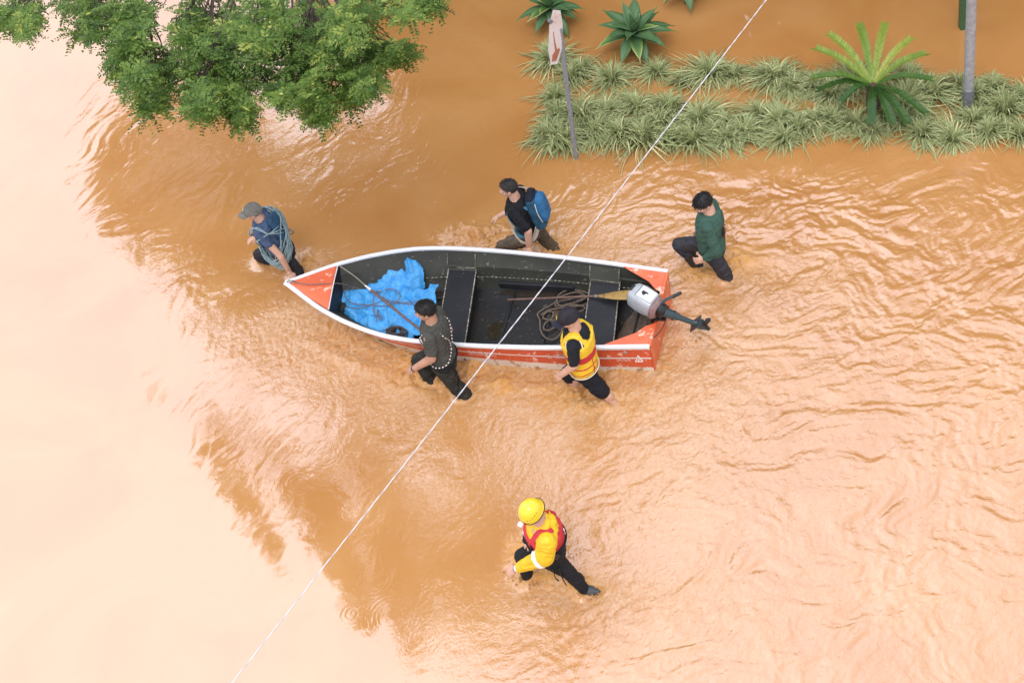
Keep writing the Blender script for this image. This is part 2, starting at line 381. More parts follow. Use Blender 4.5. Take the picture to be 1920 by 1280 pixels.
    for (lx, ly) in LEGS:
        al = (X - lx) * DW[0] + (Y - ly) * DW[1]; ac = -(X - lx) * DW[1] + (Y - ly) * DW[0]
        wd = .16 + .22 * np.clip(al, 0, 3)
        e = np.exp(-(ac / wd)**2) * np.where(al > 0, np.exp(-al / .9), np.exp(-(al / .2)**2))
        ch = np.maximum(ch, .95 * e)
    ch = np.clip(ch + .35 * blob(1080, 760, 230, 80) + .35 * blob(640, 640, 160, 60) + .3 * blob(1180, 880, 240, 130) + .4 * blob(1060, 1180, 150, 70), 0, 1)
    c1 = fbm(X * 2.6, Y * 2.6, 21.0, 3); c2 = fbm(X * 2.6 + 30, Y * 2.6, 22.0, 3)
    k1 = pnoise(X * 6.5 + c1 * 3, Y * 7.5 + c2 * 3, 23.0); k2 = fbm(X * 16 + c1 * 7, Y * 18 + c2 * 7, 24.0, 2); k3 = pnoise(X * 3 + c2 * 1.5, Y * 3 + c1, 25.)
    H += ch**1.3 * ((.036 + .022 * np.exp(-(dh / .22)**2) * sstep(0, .3, V)) * (.3 - np.abs(k1)) + .0125 * k2 + .018 * k3)
    # bow wave rolling off the hull on the near side
    bw = np.exp(-((dh - .30 - .10 * k3) / .10)**2) * sstep(4.9, 4.0, U) * sstep(.6, 2.2, U) * sstep(0, .3, V)
    H += bw * (.022 + .03 * k3)
    # splashes thrown up by the striding legs
    spl = np.zeros_like(X)
    for (sx, sy, rx, ry, hh) in [(905, 446, 58, 20, .12), (578, 492, 16, 14, .08), (800, 706, 50, 24, .11), (772, 684, 18, 16, .07), (890, 690, 26, 16, .10), (1092, 738, 56, 24, .10),
                                 (1155, 674, 50, 22, .14), (1115, 660, 20, 10, .09), (1375, 488, 40, 22, .09), (1320, 518, 36, 12, .07), (1010, 1085, 40, 16, .10), (970, 1040, 18, 30, .06), (1085, 1098, 30, 16, .05), (1046, 470, 30, 12, .08), (940, 720, 22, 18, .08)]:
        g = blob(sx, sy, rx, ry); spl = np.maximum(spl, g)
        H += g * hh * np.clip(.50 + 1.4 * k3 + 1.1 * k1 + .35 * k2, 0, 1.6)
    for (lx, ly) in LEGS:
        d_ = np.hypot(X - lx, Y - ly); al = (X - lx) * DW[0] + (Y - ly) * DW[1]
        H += (.040 + .03 * k1) * np.exp(-((d_ - .11) / .045)**2) * sstep(.10, -.10, al) - .030 * np.exp(-(d_ / .16)**2) * sstep(0, .1, al)
    # bow-side V wake upstream ripples
    # --- rain rings
    rings = [(497, 668, .20), (510, 690, .16), (610, 850, .17), (842, 1222, .16), (868, 1240, .24), (700, 1085, .18), (735, 1155, .24), (820, 925, .05), (690, 875, .12), (845, 1110, .10),
             (880, 1005, .14), (905, 1030, .10), (590, 760, .15), (552, 720, .22), (900, 1200, .13), (1235, 1010, .08), (940, 1250, .17), (660, 1150, .09), (560, 905, .14), (1010, 800, .10), (782, 1080, .12), (905, 1160, .2), (640, 900, .07), (800, 1190, .12), (860, 985, .07), (890, 1090, .06), (872, 1130, .07)]
    for (rx, ry, rr) in rings:
        c = G(rx, ry); r = np.hypot(X - c[0], Y - c[1]); m = r < rr * 2.2
        rm = r[m]; H[m] += .0010 * np.cos((rm - rr) * 2 * np.pi / .048) * np.exp(-((rm - rr) / (.35 * rr + .02))**2)
    H *= near
    # dip where the hull sits so no wave runs inside the boat
    ins = (U > 0.02) & (U < 3.6) & (np.abs(V) < np.interp(U, BEAM_U, BEAM_V) * np.interp(U, [0, 1.5, 2.5, 3.6, BL], [.93, .86, .78, .62, .45]) - .045)
    H = np.where(ins, -.14, H)
    silt = np.clip(.35 * ch * (.5 + 1.4 * np.abs(k1) + .5 * k2) + 1.1 * np.sqrt(spl) * (.75 + k2), 0, 1)
    veins = np.clip(1 - np.abs(k2 + .5 * k1) * 5, 0, 1) * ch
    ny, nx = X.shape
    V3 = np.stack([X, Y, H], -1).reshape(-1, 3).astype(np.float32)
    idx = np.arange(nx * ny).reshape(ny, nx)
    Q = np.stack([idx[:-1, :-1], idx[:-1, 1:], idx[1:, 1:], idx[1:, :-1]], -1).reshape(-1, 4)
    me = bpy.data.meshes.new('flood_water'); me.vertices.add(len(V3)); me.vertices.foreach_set('co', V3.ravel())
    me.loops.add(Q.size); me.loops.foreach_set('vertex_index', Q.ravel().astype(np.int32))
    me.polygons.add(len(Q)); me.polygons.foreach_set('loop_start', np.arange(0, Q.size, 4, dtype=np.int32))
    me.update(calc_edges=True); me.polygons.foreach_set('use_smooth', np.ones(len(Q), bool))
    for nm, arr in (('silt', silt), ('churn', ch * near), ('ruf', np.clip(rough + .4 * mid, 0, 1) * (1 - bed) * near), ('vein', veins)):
        at = me.attributes.new(nm, 'FLOAT', 'POINT'); at.data.foreach_set('value', arr.ravel().astype(np.float32))
    m = bpy.data.materials.new('muddy_water'); m.use_nodes = True; t = m.node_tree; bs = t.nodes['Principled BSDF']
    bs.inputs['Roughness'].default_value = .035; bs.inputs['IOR'].default_value = WATER_IOR
    def att(n):
        x = t.nodes.new('ShaderNodeAttribute'); x.attribute_name = n; return x.outputs['Fac']
    tcn = t.nodes.new('ShaderNodeTexCoord')
    nz1 = t.nodes.new('ShaderNodeTexNoise'); nz1.inputs['Scale'].default_value = .5; nz1.inputs['Detail'].default_value = 6; nz1.inputs['Distortion'].default_value = 1.2
    t.links.new(tcn.outputs['Object'], nz1.inputs['Vector'])
    r1 = t.nodes.new('ShaderNodeValToRGB'); r1.color_ramp.elements[0].position = .3; r1.color_ramp.elements[1].position = .7
    r1.color_ramp.elements[0].color = (*WATER_A, 1); r1.color_ramp.elements[1].color = (*WATER_B, 1)
    t.links.new(nz1.outputs['Fac'], r1.inputs['Fac'])
    m1 = t.nodes.new('ShaderNodeMix'); m1.data_type = 'RGBA'; t.links.new(att('silt'), m1.inputs['Factor']); t.links.new(r1.outputs['Color'], m1.inputs['A']); m1.inputs['B'].default_value = (.56, .28, .085, 1)
    m2 = t.nodes.new('ShaderNodeMix'); m2.data_type = 'RGBA'; mm = t.nodes.new('ShaderNodeMath'); mm.operation = 'MULTIPLY'; mm.inputs[1].default_value = .75
    t.links.new(att('vein'), mm.inputs[0]); t.links.new(mm.outputs[0], m2.inputs['Factor']); t.links.new(m1.outputs['Result'], m2.inputs['A']); m2.inputs['B'].default_value = (.60, .42, .26, 1)
    t.links.new(m2.outputs['Result'], bs.inputs['Base Color'])
    rgh = t.nodes.new('ShaderNodeMath'); rgh.operation = 'MULTIPLY_ADD'; rgh.inputs[1].default_value = .22; rgh.inputs[2].default_value = .04; t.links.new(att('churn'), rgh.inputs[0]); rg2 = t.nodes.new('ShaderNodeMath'); rg2.operation = 'MULTIPLY_ADD'; rg2.inputs[1].default_value = .45; t.links.new(att('silt'), rg2.inputs[0]); t.links.new(rgh.outputs[0], rg2.inputs[2]); t.links.new(rg2.outputs[0], bs.inputs['Roughness'])
    sp_ = t.nodes.new('ShaderNodeMath'); sp_.operation = 'MULTIPLY_ADD'; sp_.inputs[1].default_value = -.16; sp_.inputs[2].default_value = .5; t.links.new(att('churn'), sp_.inputs[0])
    sp2 = t.nodes.new('ShaderNodeMath'); sp2.operation = 'MULTIPLY_ADD'; sp2.inputs[1].default_value = -.42; sp2.use_clamp = True; t.links.new(att('silt'), sp2.inputs[0]); t.links.new(sp_.outputs[0], sp2.inputs[2]); t.links.new(sp2.outputs[0], bs.inputs['Specular IOR Level'])
    # fine capillary ripples
    nb = t.nodes.new('ShaderNodeTexNoise'); nb.inputs['Scale'].default_value = 22; nb.inputs['Detail'].default_value = 4; nb.inputs['Distortion'].default_value = .8
    t.links.new(tcn.outputs['Object'], nb.inputs['Vector'])
    bp = t.nodes.new('ShaderNodeBump'); bp.inputs['Distance'].default_value = .010
    sa = t.nodes.new('ShaderNodeMath'); sa.operation = 'MULTIPLY_ADD'; sa.inputs[1].default_value = .5; sa.inputs[2].default_value = .008
    t.links.new(att('ruf'), sa.inputs[0])
    sb = t.nodes.new('ShaderNodeMath'); sb.operation = 'MULTIPLY_ADD'; sb.inputs[1].default_value = 1.0
    t.links.new(att('churn'), sb.inputs[0]); t.links.new(sa.outputs[0], sb.inputs[2]); t.links.new(sb.outputs[0], bp.inputs['Strength'])
    t.links.new(nb.outputs['Fac'], bp.inputs['Height']); t.links.new(bp.outputs['Normal'], bs.inputs['Normal'])
    me.materials.append(m)
    o = bpy.data.objects.new('flood_water', me); COL.objects.link(o); props(o, 'orange brown muddy flood water covering the whole street', None, None, 'structure')
WATER_IOR = 2.25; WATER_A = (.455, .203, .060); WATER_B = (.520, .258, .090)
make_water()
mb = MB(); mb.add([(-500, -400, -.42), (500, -400, -.42), (500, 600, -.42), (-500, 600, -.42)], [(0, 1, 2, 3)])
props(mb.build('road', mat('asphalt', (.05, .048, .045), .9), origin=(0, 0, 0), smooth=False), 'asphalt street drowned under the muddy flood', None, None, 'structure')

# drops thrown up round the legs
r = np.random.default_rng(99); m_ = MB()
for (sx, sy, n_, rx, ry) in [(1010, 1075, 40, 45, 26), (1060, 1040, 30, 26, 24), (980, 1085, 24, 36, 16), (1110, 1112, 20, 26, 12), (910, 447, 36, 50, 18), (1060, 460, 26, 36, 18), (800, 705, 36, 42, 18), (895, 690, 26, 26, 20), (1100, 738, 36, 44, 18), (1160, 670, 34, 40, 20), (1375, 485, 34, 40, 26), (1310, 520, 24, 36, 12), (578, 490, 20, 20, 14), (530, 556, 14, 26, 22), (780, 690, 14, 22, 14), (1300, 640, 16, 40, 20), (640, 625, 14, 60, 20)]:
    for _ in range(n_):
        x = sx + r.normal() * rx * .55; y = sy + r.normal() * ry * .55; z = abs(r.normal()) * .06 + .015; p = G(x, y, z); s = r.uniform(.0035, .010); d_ = unit(r.normal(size=3)); e_ = unit(np.cross(d_, Z + .01)); m_.ell(p, [d_ * s * r.uniform(1, 2.4), e_ * s, np.cross(d_, e_) * s], 6)
o = m_.build('water_drops', mat('muddy_drops', (.36, .17, .06), .15), None, (0, 0, 0)); props(o, 'muddy water drops thrown up around the wading legs and hull', 'splash', None, 'stuff')

# ------------------------------------------------------------------ trees
M_BARK = mat('bark', (.075, .055, .042), .9, .5, 12, bump=.6, bscale=30)
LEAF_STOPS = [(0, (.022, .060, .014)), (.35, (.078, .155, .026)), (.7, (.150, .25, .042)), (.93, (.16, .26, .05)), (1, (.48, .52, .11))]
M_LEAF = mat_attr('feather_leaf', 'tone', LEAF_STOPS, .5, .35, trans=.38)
def tuft_mesh(rng, nl=7, pairs=8, ln=.20):
    """one spray of twice-cut feathery leaves: returns quads in local space"""
    V = []; T = []
    for k in range(nl):
        az = 2 * math.pi * (k + rng.random() * .7) / nl; el = rng.uniform(-.45, .7)
        d = np.array([math.cos(az) * math.cos(el), math.sin(az) * math.cos(el), math.sin(el)]); sd = unit(np.cross(d, Z)); L = ln * rng.uniform(.7, 1.15)
        tone = rng.uniform(.1, .85)
        for i in range(pairs):
            t = (i + 1.2) / (pairs + .5); p = d * L * t + Z * (-.35 * L * t * t)
            for sg in (-1, 1):
                l = .060 * (1 - .55 * abs(t - .45) * 1.6) * rng.uniform(.8, 1.2); dd = unit(sd * sg + d * .55 + rng.normal(size=3) * .16); wv = unit(np.cross(dd, rng.normal(size=3) * .35 + Z)) * .0105
                V += [p - wv * .4, p + dd * l * .5 - wv, p + dd * l, p + dd * l * .5 + wv]; T += [tone + rng.uniform(-.1, .1)] * 4
    return np.array(V), np.array(T)
TUFTS = [tuft_mesh(RNG) for _ in range(6)]
POD = []
def crown(pts, scale, rng, tone_off=None, pods=0):
    Vs = []; Ts = []; 
    for i, p in enumerate(pts):
        v, t = TUFTS[rng.integers(6)]; a = rng.uniform(0, 6.28); c, s_ = math.cos(a), math.sin(a); sc = scale * rng.uniform(.75, 1.25)
        R = np.array([[c, -s_, 0], [s_, c, 0], [0, 0, 1]]); tl = rng.normal(size=3) * .25; R = R @ np.array([[1, -tl[2], tl[1]], [tl[2], 1, -tl[0]], [-tl[1], tl[0], 1]])
        Vs.append((v @ R.T) * sc + p); Ts.append(np.clip(t + (tone_off[i] if tone_off is not None else 0), 0, .97))
    V = np.concatenate(Vs); T = np.concatenate(Ts); n = len(V)
    F_ = np.arange(n).reshape(-1, 4)
    if pods:
        pv = []; pt = []
        for i in rng.choice(len(pts), pods):
            p = pts[i] + rng.normal(size=3) * .06 + Z * .1; d = unit(rng.normal(size=3) * [1, 1, .6] - Z * .6); wv = unit(np.cross(d, rng.normal(size=3))) * .013; l = rng.uniform(.05, .11)
            pv += [p, p + d * l * .5 - wv, p + d * l, p + d * l * .5 + wv]; pt += [1.0] * 4
        F_ = np.concatenate([F_, np.arange(n, n + len(pv)).reshape(-1, 4)]); V = np.concatenate([V, pv]); T = np.concatenate([T, pt])
    return V, F_, T
def quads_obj(name, V, Q, T, m, parent):
    og = root_loc(parent); me = bpy.data.meshes.new(name); me.vertices.add(len(V)); me.vertices.foreach_set('co', (V - og).astype(np.float32).ravel())
    me.loops.add(Q.size); me.loops.foreach_set('vertex_index', Q.astype(np.int32).ravel()); me.polygons.add(len(Q)); me.polygons.foreach_set('loop_start', np.arange(0, Q.size, 4, dtype=np.int32))
    me.update(calc_edges=True); a = me.attributes.new('tone', 'FLOAT', 'POINT'); a.data.foreach_set('value', T.astype(np.float32)); me.materials.append(m)
    o = bpy.data.objects.new(name, me); COL.objects.link(o); o.parent = parent; return o
def rough_leaves(rng, blobs, n, size):
    """coarser leaves for the high crown, which only the water shows, mirrored"""
    V = []; w_ = np.array([b[3] * b[4] for b in blobs]); w_ = w_ / w_.sum()
    ch = rng.choice(len(blobs), n, p=w_); V = np.empty((n, 4, 3)); 
    for i, c in enumerate(ch):
        b = blobs[c]; d = unit(rng.normal(size=3)) * rng.uniform(.55, 1.0) ** .5 * rng.uniform(.85, 1.05)
        p = np.array(b[:3]) + d * [b[3], b[3], b[4]]; x = unit(rng.normal(size=3)); y = unit(np.cross(x, rng.normal(size=3))); s = size * rng.uniform(.6, 1.3)
        V[i] = [p - x * s, p - y * s * .5, p + x * s, p + y * s * .5]
    return V.reshape(-1, 3), np.arange(4 * n).reshape(-1, 4), np.repeat(rng.uniform(0, .7, n), 4)

rng = np.random.default_rng(11)
TG = G(520, -160); TG[2] = 0
tree = empty('flame_tree', (TG[0], TG[1], -.42), 'feathery green tree overhanging the water at the upper left', 'tree')
LOBES = [(34, 24, 46, 40, 48), (12, 30, 16, 20, 8), (52, 45, 18, 20, 10), (150, 6, 46, 26, 26), (205, 35, 60, 36, 46), (170, 62, 40, 18, 16), (248, 62, 40, 38, 30), (238, 105, 36, 28, 20), (228, 118, 18, 20, 8), (262, 150, 44, 30, 26), (300, 130, 30, 26, 12), (298, 178, 30, 26, 16),
         (282, 195, 22, 18, 8), (268, 20, 24, 16, 8), (385, 30, 66, 48, 52), (350, 90, 42, 44, 30), (415, 90, 60, 50, 48), (350, 150, 34, 30, 20), (385, 165, 36, 34, 24), (365, 200, 24, 20, 10), (440, 150, 46, 40, 32), (445, 195, 26, 28, 16), (452, 215, 13, 14, 6), (402, 205, 14, 14, 5),
         (490, 40, 70, 55, 60), (520, 105, 60, 45, 44), (530, 160, 38, 30, 20), (545, 182, 22, 18, 8), (585, 60, 60, 55, 52), (600, 120, 50, 42, 36), (600, 165, 32, 28, 18), (598, 205, 18, 20, 8), (600, 222, 9, 8, 2), (660, 45, 50, 50, 44), (680, 100, 50, 40, 32), (668, 145, 32, 30, 18), (660, 178, 26, 18, 9), (690, 160, 18, 16, 6),
         (725, 100, 34, 24, 18), (755, 104, 20, 16, 8), (740, 20, 40, 22, 14), (800, 2, 26, 16, 10), (700, 5, 46, 20, 16)]
pts = []; lob3 = []
for (cx, cy, rx, ry, n) in LOBES:
    z0 = 4.4 + .6 * rng.random() + (.5 if cx > 400 and cy < 80 else 0); lob3.append(G(cx, cy, z0 - .25))
    for i in range(int(n * (.74 if n > 12 else 1.5))):
        r = math.sqrt(rng.random()) * .92; th = rng.uniform(0, 6.28); pts.append(G(cx + rx * r * math.cos(th), cy + ry * r * math.sin(th), z0 + rng.uniform(-.45, .35)))
pts = np.array(pts)
# more of the same crown beyond the frame, back to the trunk
hid = []
for i in range(260):
    f = rng.random(); p = lob3[rng.integers(len(lob3))] * (1 - f) + (TG + Z * rng.uniform(5.5, 8)) * f + rng.normal(size=3) * [.7, .7, .35]
    x, y = proj(p)
    if y < -25: hid.append(p)
pall = np.concatenate([pts, np.array(hid)])
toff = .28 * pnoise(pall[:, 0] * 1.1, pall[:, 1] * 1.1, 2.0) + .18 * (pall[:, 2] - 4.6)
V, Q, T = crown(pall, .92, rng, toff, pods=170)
TREE_TOP = [(-2.2, .3, 10.6, 1.5, 1.2), (-1.2, .3, 12.3, 1.4, 1.2), (-.6, .2, 14.2, 1.2, 1.2), (-3.4, .2, 6.0, 2.0, 1.7), (-2.8, .3, 8.6, 1.7, 1.3), (3.4, .2, 7.0, 2.2, 1.8), (.2, .0, 8.5, 3.2, 1.8), (-1.6, -1, 7.5, 2.2, 1.4), (2.0, -.6, 8.2, 2.4, 1.6), (.3, .2, 11, 2.7, 1.8), (.1, .2, 13.2, 2.1, 1.7), (.6, .3, 15, 1.4, 1.4), (.8, .3, 16.5, .8, 1.0), (1.8, .3, 11.5, 1.6, 1.3), (-1.5, .4, 10.2, 1.5, 1.2)]
V2, Q2, T2 = rough_leaves(rng, [(TG[0] + a, TG[1] + 1.2 + b, c, d, e) for a, b, c, d, e in TREE_TOP], 30000, .17)
V = np.concatenate([V, V2]); Q = np.concatenate([Q, Q2 + Q.max() + 1]); T = np.concatenate([T, T2])
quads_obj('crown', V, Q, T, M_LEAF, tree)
mb = MB(); top = TG + np.array([.3, .6, 9.5])
mb.tube(spline([TG - Z * .42, TG + Z * 1.5 + [.1, 0, 0], TG + Z * 4 + [-.05, .1, 0], TG + Z * 6.3 + [.1, .3, 0], top, TG + np.array([.6, 1.2, 15])], 24), np.linspace(.34, .05, 21), 10)
fork = TG + Z * 4.0
for k, p in enumerate(lob3):
    g = lob3[[0, 6, 14, 16, 24, 28, 33][min(6, int(np.argmin([np.linalg.norm(p - lob3[j]) for j in [0, 6, 14, 16, 24, 28, 33]])))]]
    mb.tube(spline([fork, fork * .6 + g * .4 + Z * .9, g + (fork - g) * .12 + Z * .15], 12), np.linspace(.07, .018, 13), 6) if k in (0, 6, 14, 16, 24, 28, 33) else None
    a = g + (fork - g) * .12 + Z * .15; mid_ = (a + p) / 2 + np.array([rng.normal() * .12, rng.normal() * .12, .12])
    mb.tube(spline([a, mid_, p], 8), np.linspace(.016, .006, 9), 5)
    for q in range(5):
        e = p + rng.normal(size=3) * [.08, .08, .04]; mb.tube(spline([mid_, (mid_ + e) / 2 + rng.normal(size=3) * .05, e], 6), np.linspace(.010, .004, 7), 4)
mb.tube(spline([G(277, 92, 4.6), G(300, 88, 4.55), G(310, 92, 4.5), G(325, 108, 4.5)], 12), .016, 5); mb.tube(spline([G(310, 90, 4.55), G(296, 104, 4.5)], 6), .012, 5)
mb.build('trunk', M_BARK, tree)
# dense unseen trees added beyond the bed, to darken and shade the water
def dark_tree(px, py, hgt, rad, label, k):
    r2 = np.random.default_rng(40 + k); g = G(px, py); t = empty('garden_tree', (g[0], g[1], -.42), label, 'tree', 'garden trees beyond the bed')
    bl = [(g[0] + r2.normal() * rad * .35, g[1] + r2.normal() * rad * .3, hgt * (.16 + .70 * i / 8), rad * (1.0 - .45 * i / 8), hgt * .15) for i in range(9)]
    v, q, tt = rough_leaves(r2, bl, 6500, .27); quads_obj('crown', v, q, tt, M_LEAF, t)
    m_ = MB(); m_.tube([g - Z * .42, g + Z * hgt * .35, g + Z * hgt * .75], [.2, .15, .05], 8); m_.build('trunk', M_BARK, t)
for k, (a, b, h, r_) in enumerate([(900, -330, 9.0, 2.6), (1270, -330, 9.5, 2.9), (1680, -330, 10.0, 3.0), (2100, -300, 9.5, 3.0), (2560, -250, 9.0, 3.0)]):
    dark_tree(a, b, h, r_, ['tall dark garden tree nearest the feathery tree', 'tall dark garden tree nearest the leaning sign', 'broad dark garden tree behind the palm', 'bushy dark garden tree behind the lamp post', 'low dark garden tree at the far right of the row'][k], k)

# ------------------------------------------------------------------ planting bed
LIR_STOPS = [(0, (.60, .58, .30)), (.20, (.52, .54, .25)), (.29, (.13, .22, .07)), (.5, (.09, .17, .055)), (.71, (.13, .22, .07)), (.80, (.52, .54, .25)), (1, (.60, .58, .30))]
M_LIR = mat_attr('striped_blade', 'tone', LIR_STOPS, .45, .35, trans=.12)
def blades(rng, n=120, R=.33, H=.36):
    mb = MB()
    for i in range(n):
        az = rng.uniform(0, 6.283); inner = rng.random(); L = R * rng.uniform(.55, 1.3); up = H * (1.05 - .75 * inner) * rng.uniform(.8, 1.2)
        d = np.array([math.cos(az), math.sin(az), 0]); sd = np.array([-d[1], d[0], 0]); w0 = rng.uniform(.006, .0105); reach = L * (.25 + .85 * inner); tw = rng.normal() * 1.2; dead = rng.random() < .10
        rows = []; 
        for t in np.linspace(0, 1, 7):
            p = d * (.02 + reach * t) + Z * (up * (1.7 * t - (1.0 + .9 * inner) * t * t) + .02) + sd * tw * .12 * t * t
            wd = w0 * (1 - t**3) + .0008; rows.append((p, wd))
        V = []; T = []
        for p, wd in rows:
            V += [p - sd * wd, p + Z * -.002, p + sd * wd]; T += [0, .02, .04] if dead else [0, .5, 1]
        Fc = []
        for j in range(6):
            for q in (0, 1): Fc.append((j * 3 + q, j * 3 + q + 1, j * 3 + q + 4, j * 3 + q + 3))
        mb.add(V, Fc, 0, T)
    return mb
CL = [blades(np.random.default_rng(60 + i), 170 + 9 * i, .50, .36) for i in range(5)]
CLO = []
CLUMPS = [(1066, 140), (1092, 128), (1148, 136), (1232, 128), (1278, 143), (1328, 134), (1380, 132), (1434, 136), (1040, 170), (1048, 206), (1086, 212), (1140, 198), (1200, 196), (1252, 200), (1312, 214), (1365, 226), (1420, 210),
          (1036, 250), (1054, 256), (1115, 244), (1168, 250), (1210, 250), (1262, 256), (1305, 262), (1358, 256), (1452, 144), (1487, 152), (1524, 156), (1700, 142), (1566, 170), (1748, 170), (1790, 156), (1862, 156), (1918, 170), (1470, 216), (1528, 218), (1606, 222),
          (1666, 214), (1734, 240), (1786, 250), (1852, 242), (1916, 248), (1462, 252), (1040, 108), (1700, 185), (1600, 150), (1820, 172), (1560, 215), (1100, 230), (1236, 232), (1335, 238), (1395, 244), (1640, 236), (1696, 218), (1822, 214), (1890, 206), (1500, 240)]
def nth(k):
    ones = ['', 'first', 'second', 'third', 'fourth', 'fifth', 'sixth', 'seventh', 'eighth', 'ninth', 'tenth', 'eleventh', 'twelfth', 'thirteenth', 'fourteenth', 'fifteenth', 'sixteenth', 'seventeenth', 'eighteenth', 'nineteenth', 'twentieth']
    k += 1
    return ones[k] if k <= 20 else 'twenty-' + ones[k - 20] if k < 30 else 'thirtieth'
rr_ = random.Random(5)
rows_ = {'back': [], 'middle': [], 'front': []}
for c in CLUMPS:
    rows_['back' if c[1] < 180 else 'middle' if c[1] < 235 else 'front'].append(c)
for rn, lst in rows_.items():
    lst.sort()
    for i, (cx, cy) in enumerate(lst):
        k = rr_.randrange(5); g = G(cx + rr_.uniform(-7, 7), cy + 12 + rr_.uniform(-5, 5))
        nm = f'striped cream and green grass clump, {nth(i)} from the left in the {rn} row'
        if len(CLO) <= k or CLO[k] is None:
            while len(CLO) <= k: CLO.append(None)
            o = CL[k].build('grass_clump', M_LIR, None, (0, 0, 0), attr='tone'); CLO[k] = o
        else:
            o = CLO[k].copy(); COL.objects.link(o)
        o.location = (g[0], g[1], -.03); s = rr_.uniform(.82, 1.2); o.scale = (s, s, s * rr_.uniform(.85, 1.1)); o.rotation_euler = (rr_.uniform(-.25, .25), rr_.uniform(-.25, .25), rr_.uniform(0, 6.28))
        props(o, nm, 'plant', 'striped grass clumps in the planting bed')
# foxtail agaves
M_AGV = mat_attr('agave_leaf', 'tone', [(0, (.20, .29, .15)), (.35, (.09, .175, .075)), (.75, (.06, .135, .045)), (.95, (.14, .23, .045)), (1, (.40, .42, .16))], .45, .4)
def agave(px, py, z, R, label, k, n=24):
    r = np.random.default_rng(80 + k); c = G(px, py, z); rt = empty('agave', (c[0], c[1], -.42), label, 'plant', 'agaves behind the grass bed')
    mb = MB()
    for i in range(n):
        f = i / (n - 1); az = i * 2.39996 + r.normal() * .1; el = 1.25 - 1.35 * f**.75 + r.normal() * .16; L = R * (.5 + .55 * math.sin(min(1, f * 1.4) * math.pi / 2)) * r.uniform(.88, 1.1)
        d = np.array([math.cos(az), math.sin(az), 0]); sd = np.array([-d[1], d[0], 0]); V = []; T = []; yl = .30 * (r.random() < .25)
        N = 9
        for t in np.linspace(0, 1, N):
            e = el - .45 * t * f; p = c + d * (L * t * math.cos(e) + .02) + Z * (L * t * math.sin(e) - .10 * f)
            wd = L * .165 * (math.sin(min(1, .18 + t * .95) * math.pi) ** .8 * .95 + .06) * (1 if t < .98 else .15); nrm = np.array([-d[0] * math.sin(e), -d[1] * math.sin(e), math.cos(e)])
            for q, u_ in ((-1, 1.0), (-.5, .35), (0, 0), (.5, .35), (1, 1.0)):
                V.append(p + sd * wd * q + nrm * wd * .42 * u_); T.append(min(1, .15 + .5 * t + .25 * abs(q) + yl + (.35 if t > .93 else 0)))
        Fc = [(a * 5 + b, a * 5 + b + 1, (a + 1) * 5 + b + 1, (a + 1) * 5 + b) for a in range(N - 1) for b in range(4)]
        mb.add(V, Fc, 0, T)
    o = mb.build('leaf_rosette', M_AGV, rt, attr='tone'); sm = o.modifiers.new('s', 'SOLIDIFY'); sm.thickness = .008; sm.offset = -1
    m_ = MB(); m_.tube([[c[0], c[1], -.42], [c[0], c[1], z - .12], [c[0], c[1], z]], [.06, .055, .03], 10); m_.build('stem', M_BARK, rt)
agave(1188, 56, .42, .56, 'large agave rosette with yellowing lower leaf tips behind the grass', 0)
agave(1030, 10, .40, .47, 'agave rosette partly hidden behind the top of the sign', 1)
agave(1286, -36, .40, .38, 'agave with only its lowest leaf tips showing at the top edge', 2, 18)
# cycad
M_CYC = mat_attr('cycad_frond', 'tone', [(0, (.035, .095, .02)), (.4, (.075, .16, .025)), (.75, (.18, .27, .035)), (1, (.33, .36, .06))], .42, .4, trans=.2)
c0 = G(1637, 160, .50); cy = empty('cycad_palm', (c0[0], c0[1], -.42), 'yellow green cycad palm with long spreading fronds in the grass bed', 'palm')
m_ = MB(); m_.tube([[c0[0], c0[1], -.42], [c0[0], c0[1], .2], [c0[0], c0[1], .42], c0 - Z * .02], [.11, .10, .085, .04], 12); m_.build('trunk', mat('cycad_bark', (.10, .06, .045), .95, .6, 30, bump=1, bscale=60), cy)
m_ = MB(); m_.ell(c0 - Z * .01, [[.055, 0, 0], [0, .055, 0], [0, 0, .04]], 12); m_.build('crown_bud', mat('cycad_bud', (.10, .05, .04), .9, .5, 60, bump=1, bscale=90), cy)
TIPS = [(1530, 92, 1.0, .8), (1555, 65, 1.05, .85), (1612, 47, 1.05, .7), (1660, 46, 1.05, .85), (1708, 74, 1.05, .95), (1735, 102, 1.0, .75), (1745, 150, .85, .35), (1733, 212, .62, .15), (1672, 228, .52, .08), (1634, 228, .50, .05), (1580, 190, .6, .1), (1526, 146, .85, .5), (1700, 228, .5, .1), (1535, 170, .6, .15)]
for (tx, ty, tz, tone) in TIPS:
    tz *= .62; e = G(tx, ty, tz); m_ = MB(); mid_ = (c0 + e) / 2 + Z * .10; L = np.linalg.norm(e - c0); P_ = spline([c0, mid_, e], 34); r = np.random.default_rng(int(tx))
    m_.tube(P_[::3], np.linspace(.008, .003, len(P_[::3])), 5)
    for i in range(3, len(P_) - 1):
        t = i / (len(P_) - 1); d = unit(P_[i + 1] - P_[i - 1]); sd = unit(np.cross(d, Z)); nr = np.cross(sd, d); l = .082 * math.sin(min(1, .12 + t * 1.02) * math.pi * .62) + .015
        for sg in (-1, 1):
            for k in (0, .5):
                b = P_[i] + d * L / 34 * k; dd = unit(sd * sg * .9 + d * .75 + nr * .40 + r.normal(size=3) * .06); wv = unit(np.cross(dd, nr)) * .0085; tn = min(1, max(0, tone + r.uniform(-.15, .12)))
                m_.add([b - wv, b + dd * l * .6 - wv * .9, b + dd * l, b + dd * l * .6 + wv * .9, b + wv], [(0, 1, 2, 3, 4)], 0, [tn] * 5)
    m_.at = [a if len(a) == 5 else a + tone for a in m_.at]
    m_.build('frond', M_CYC, cy, attr='tone')

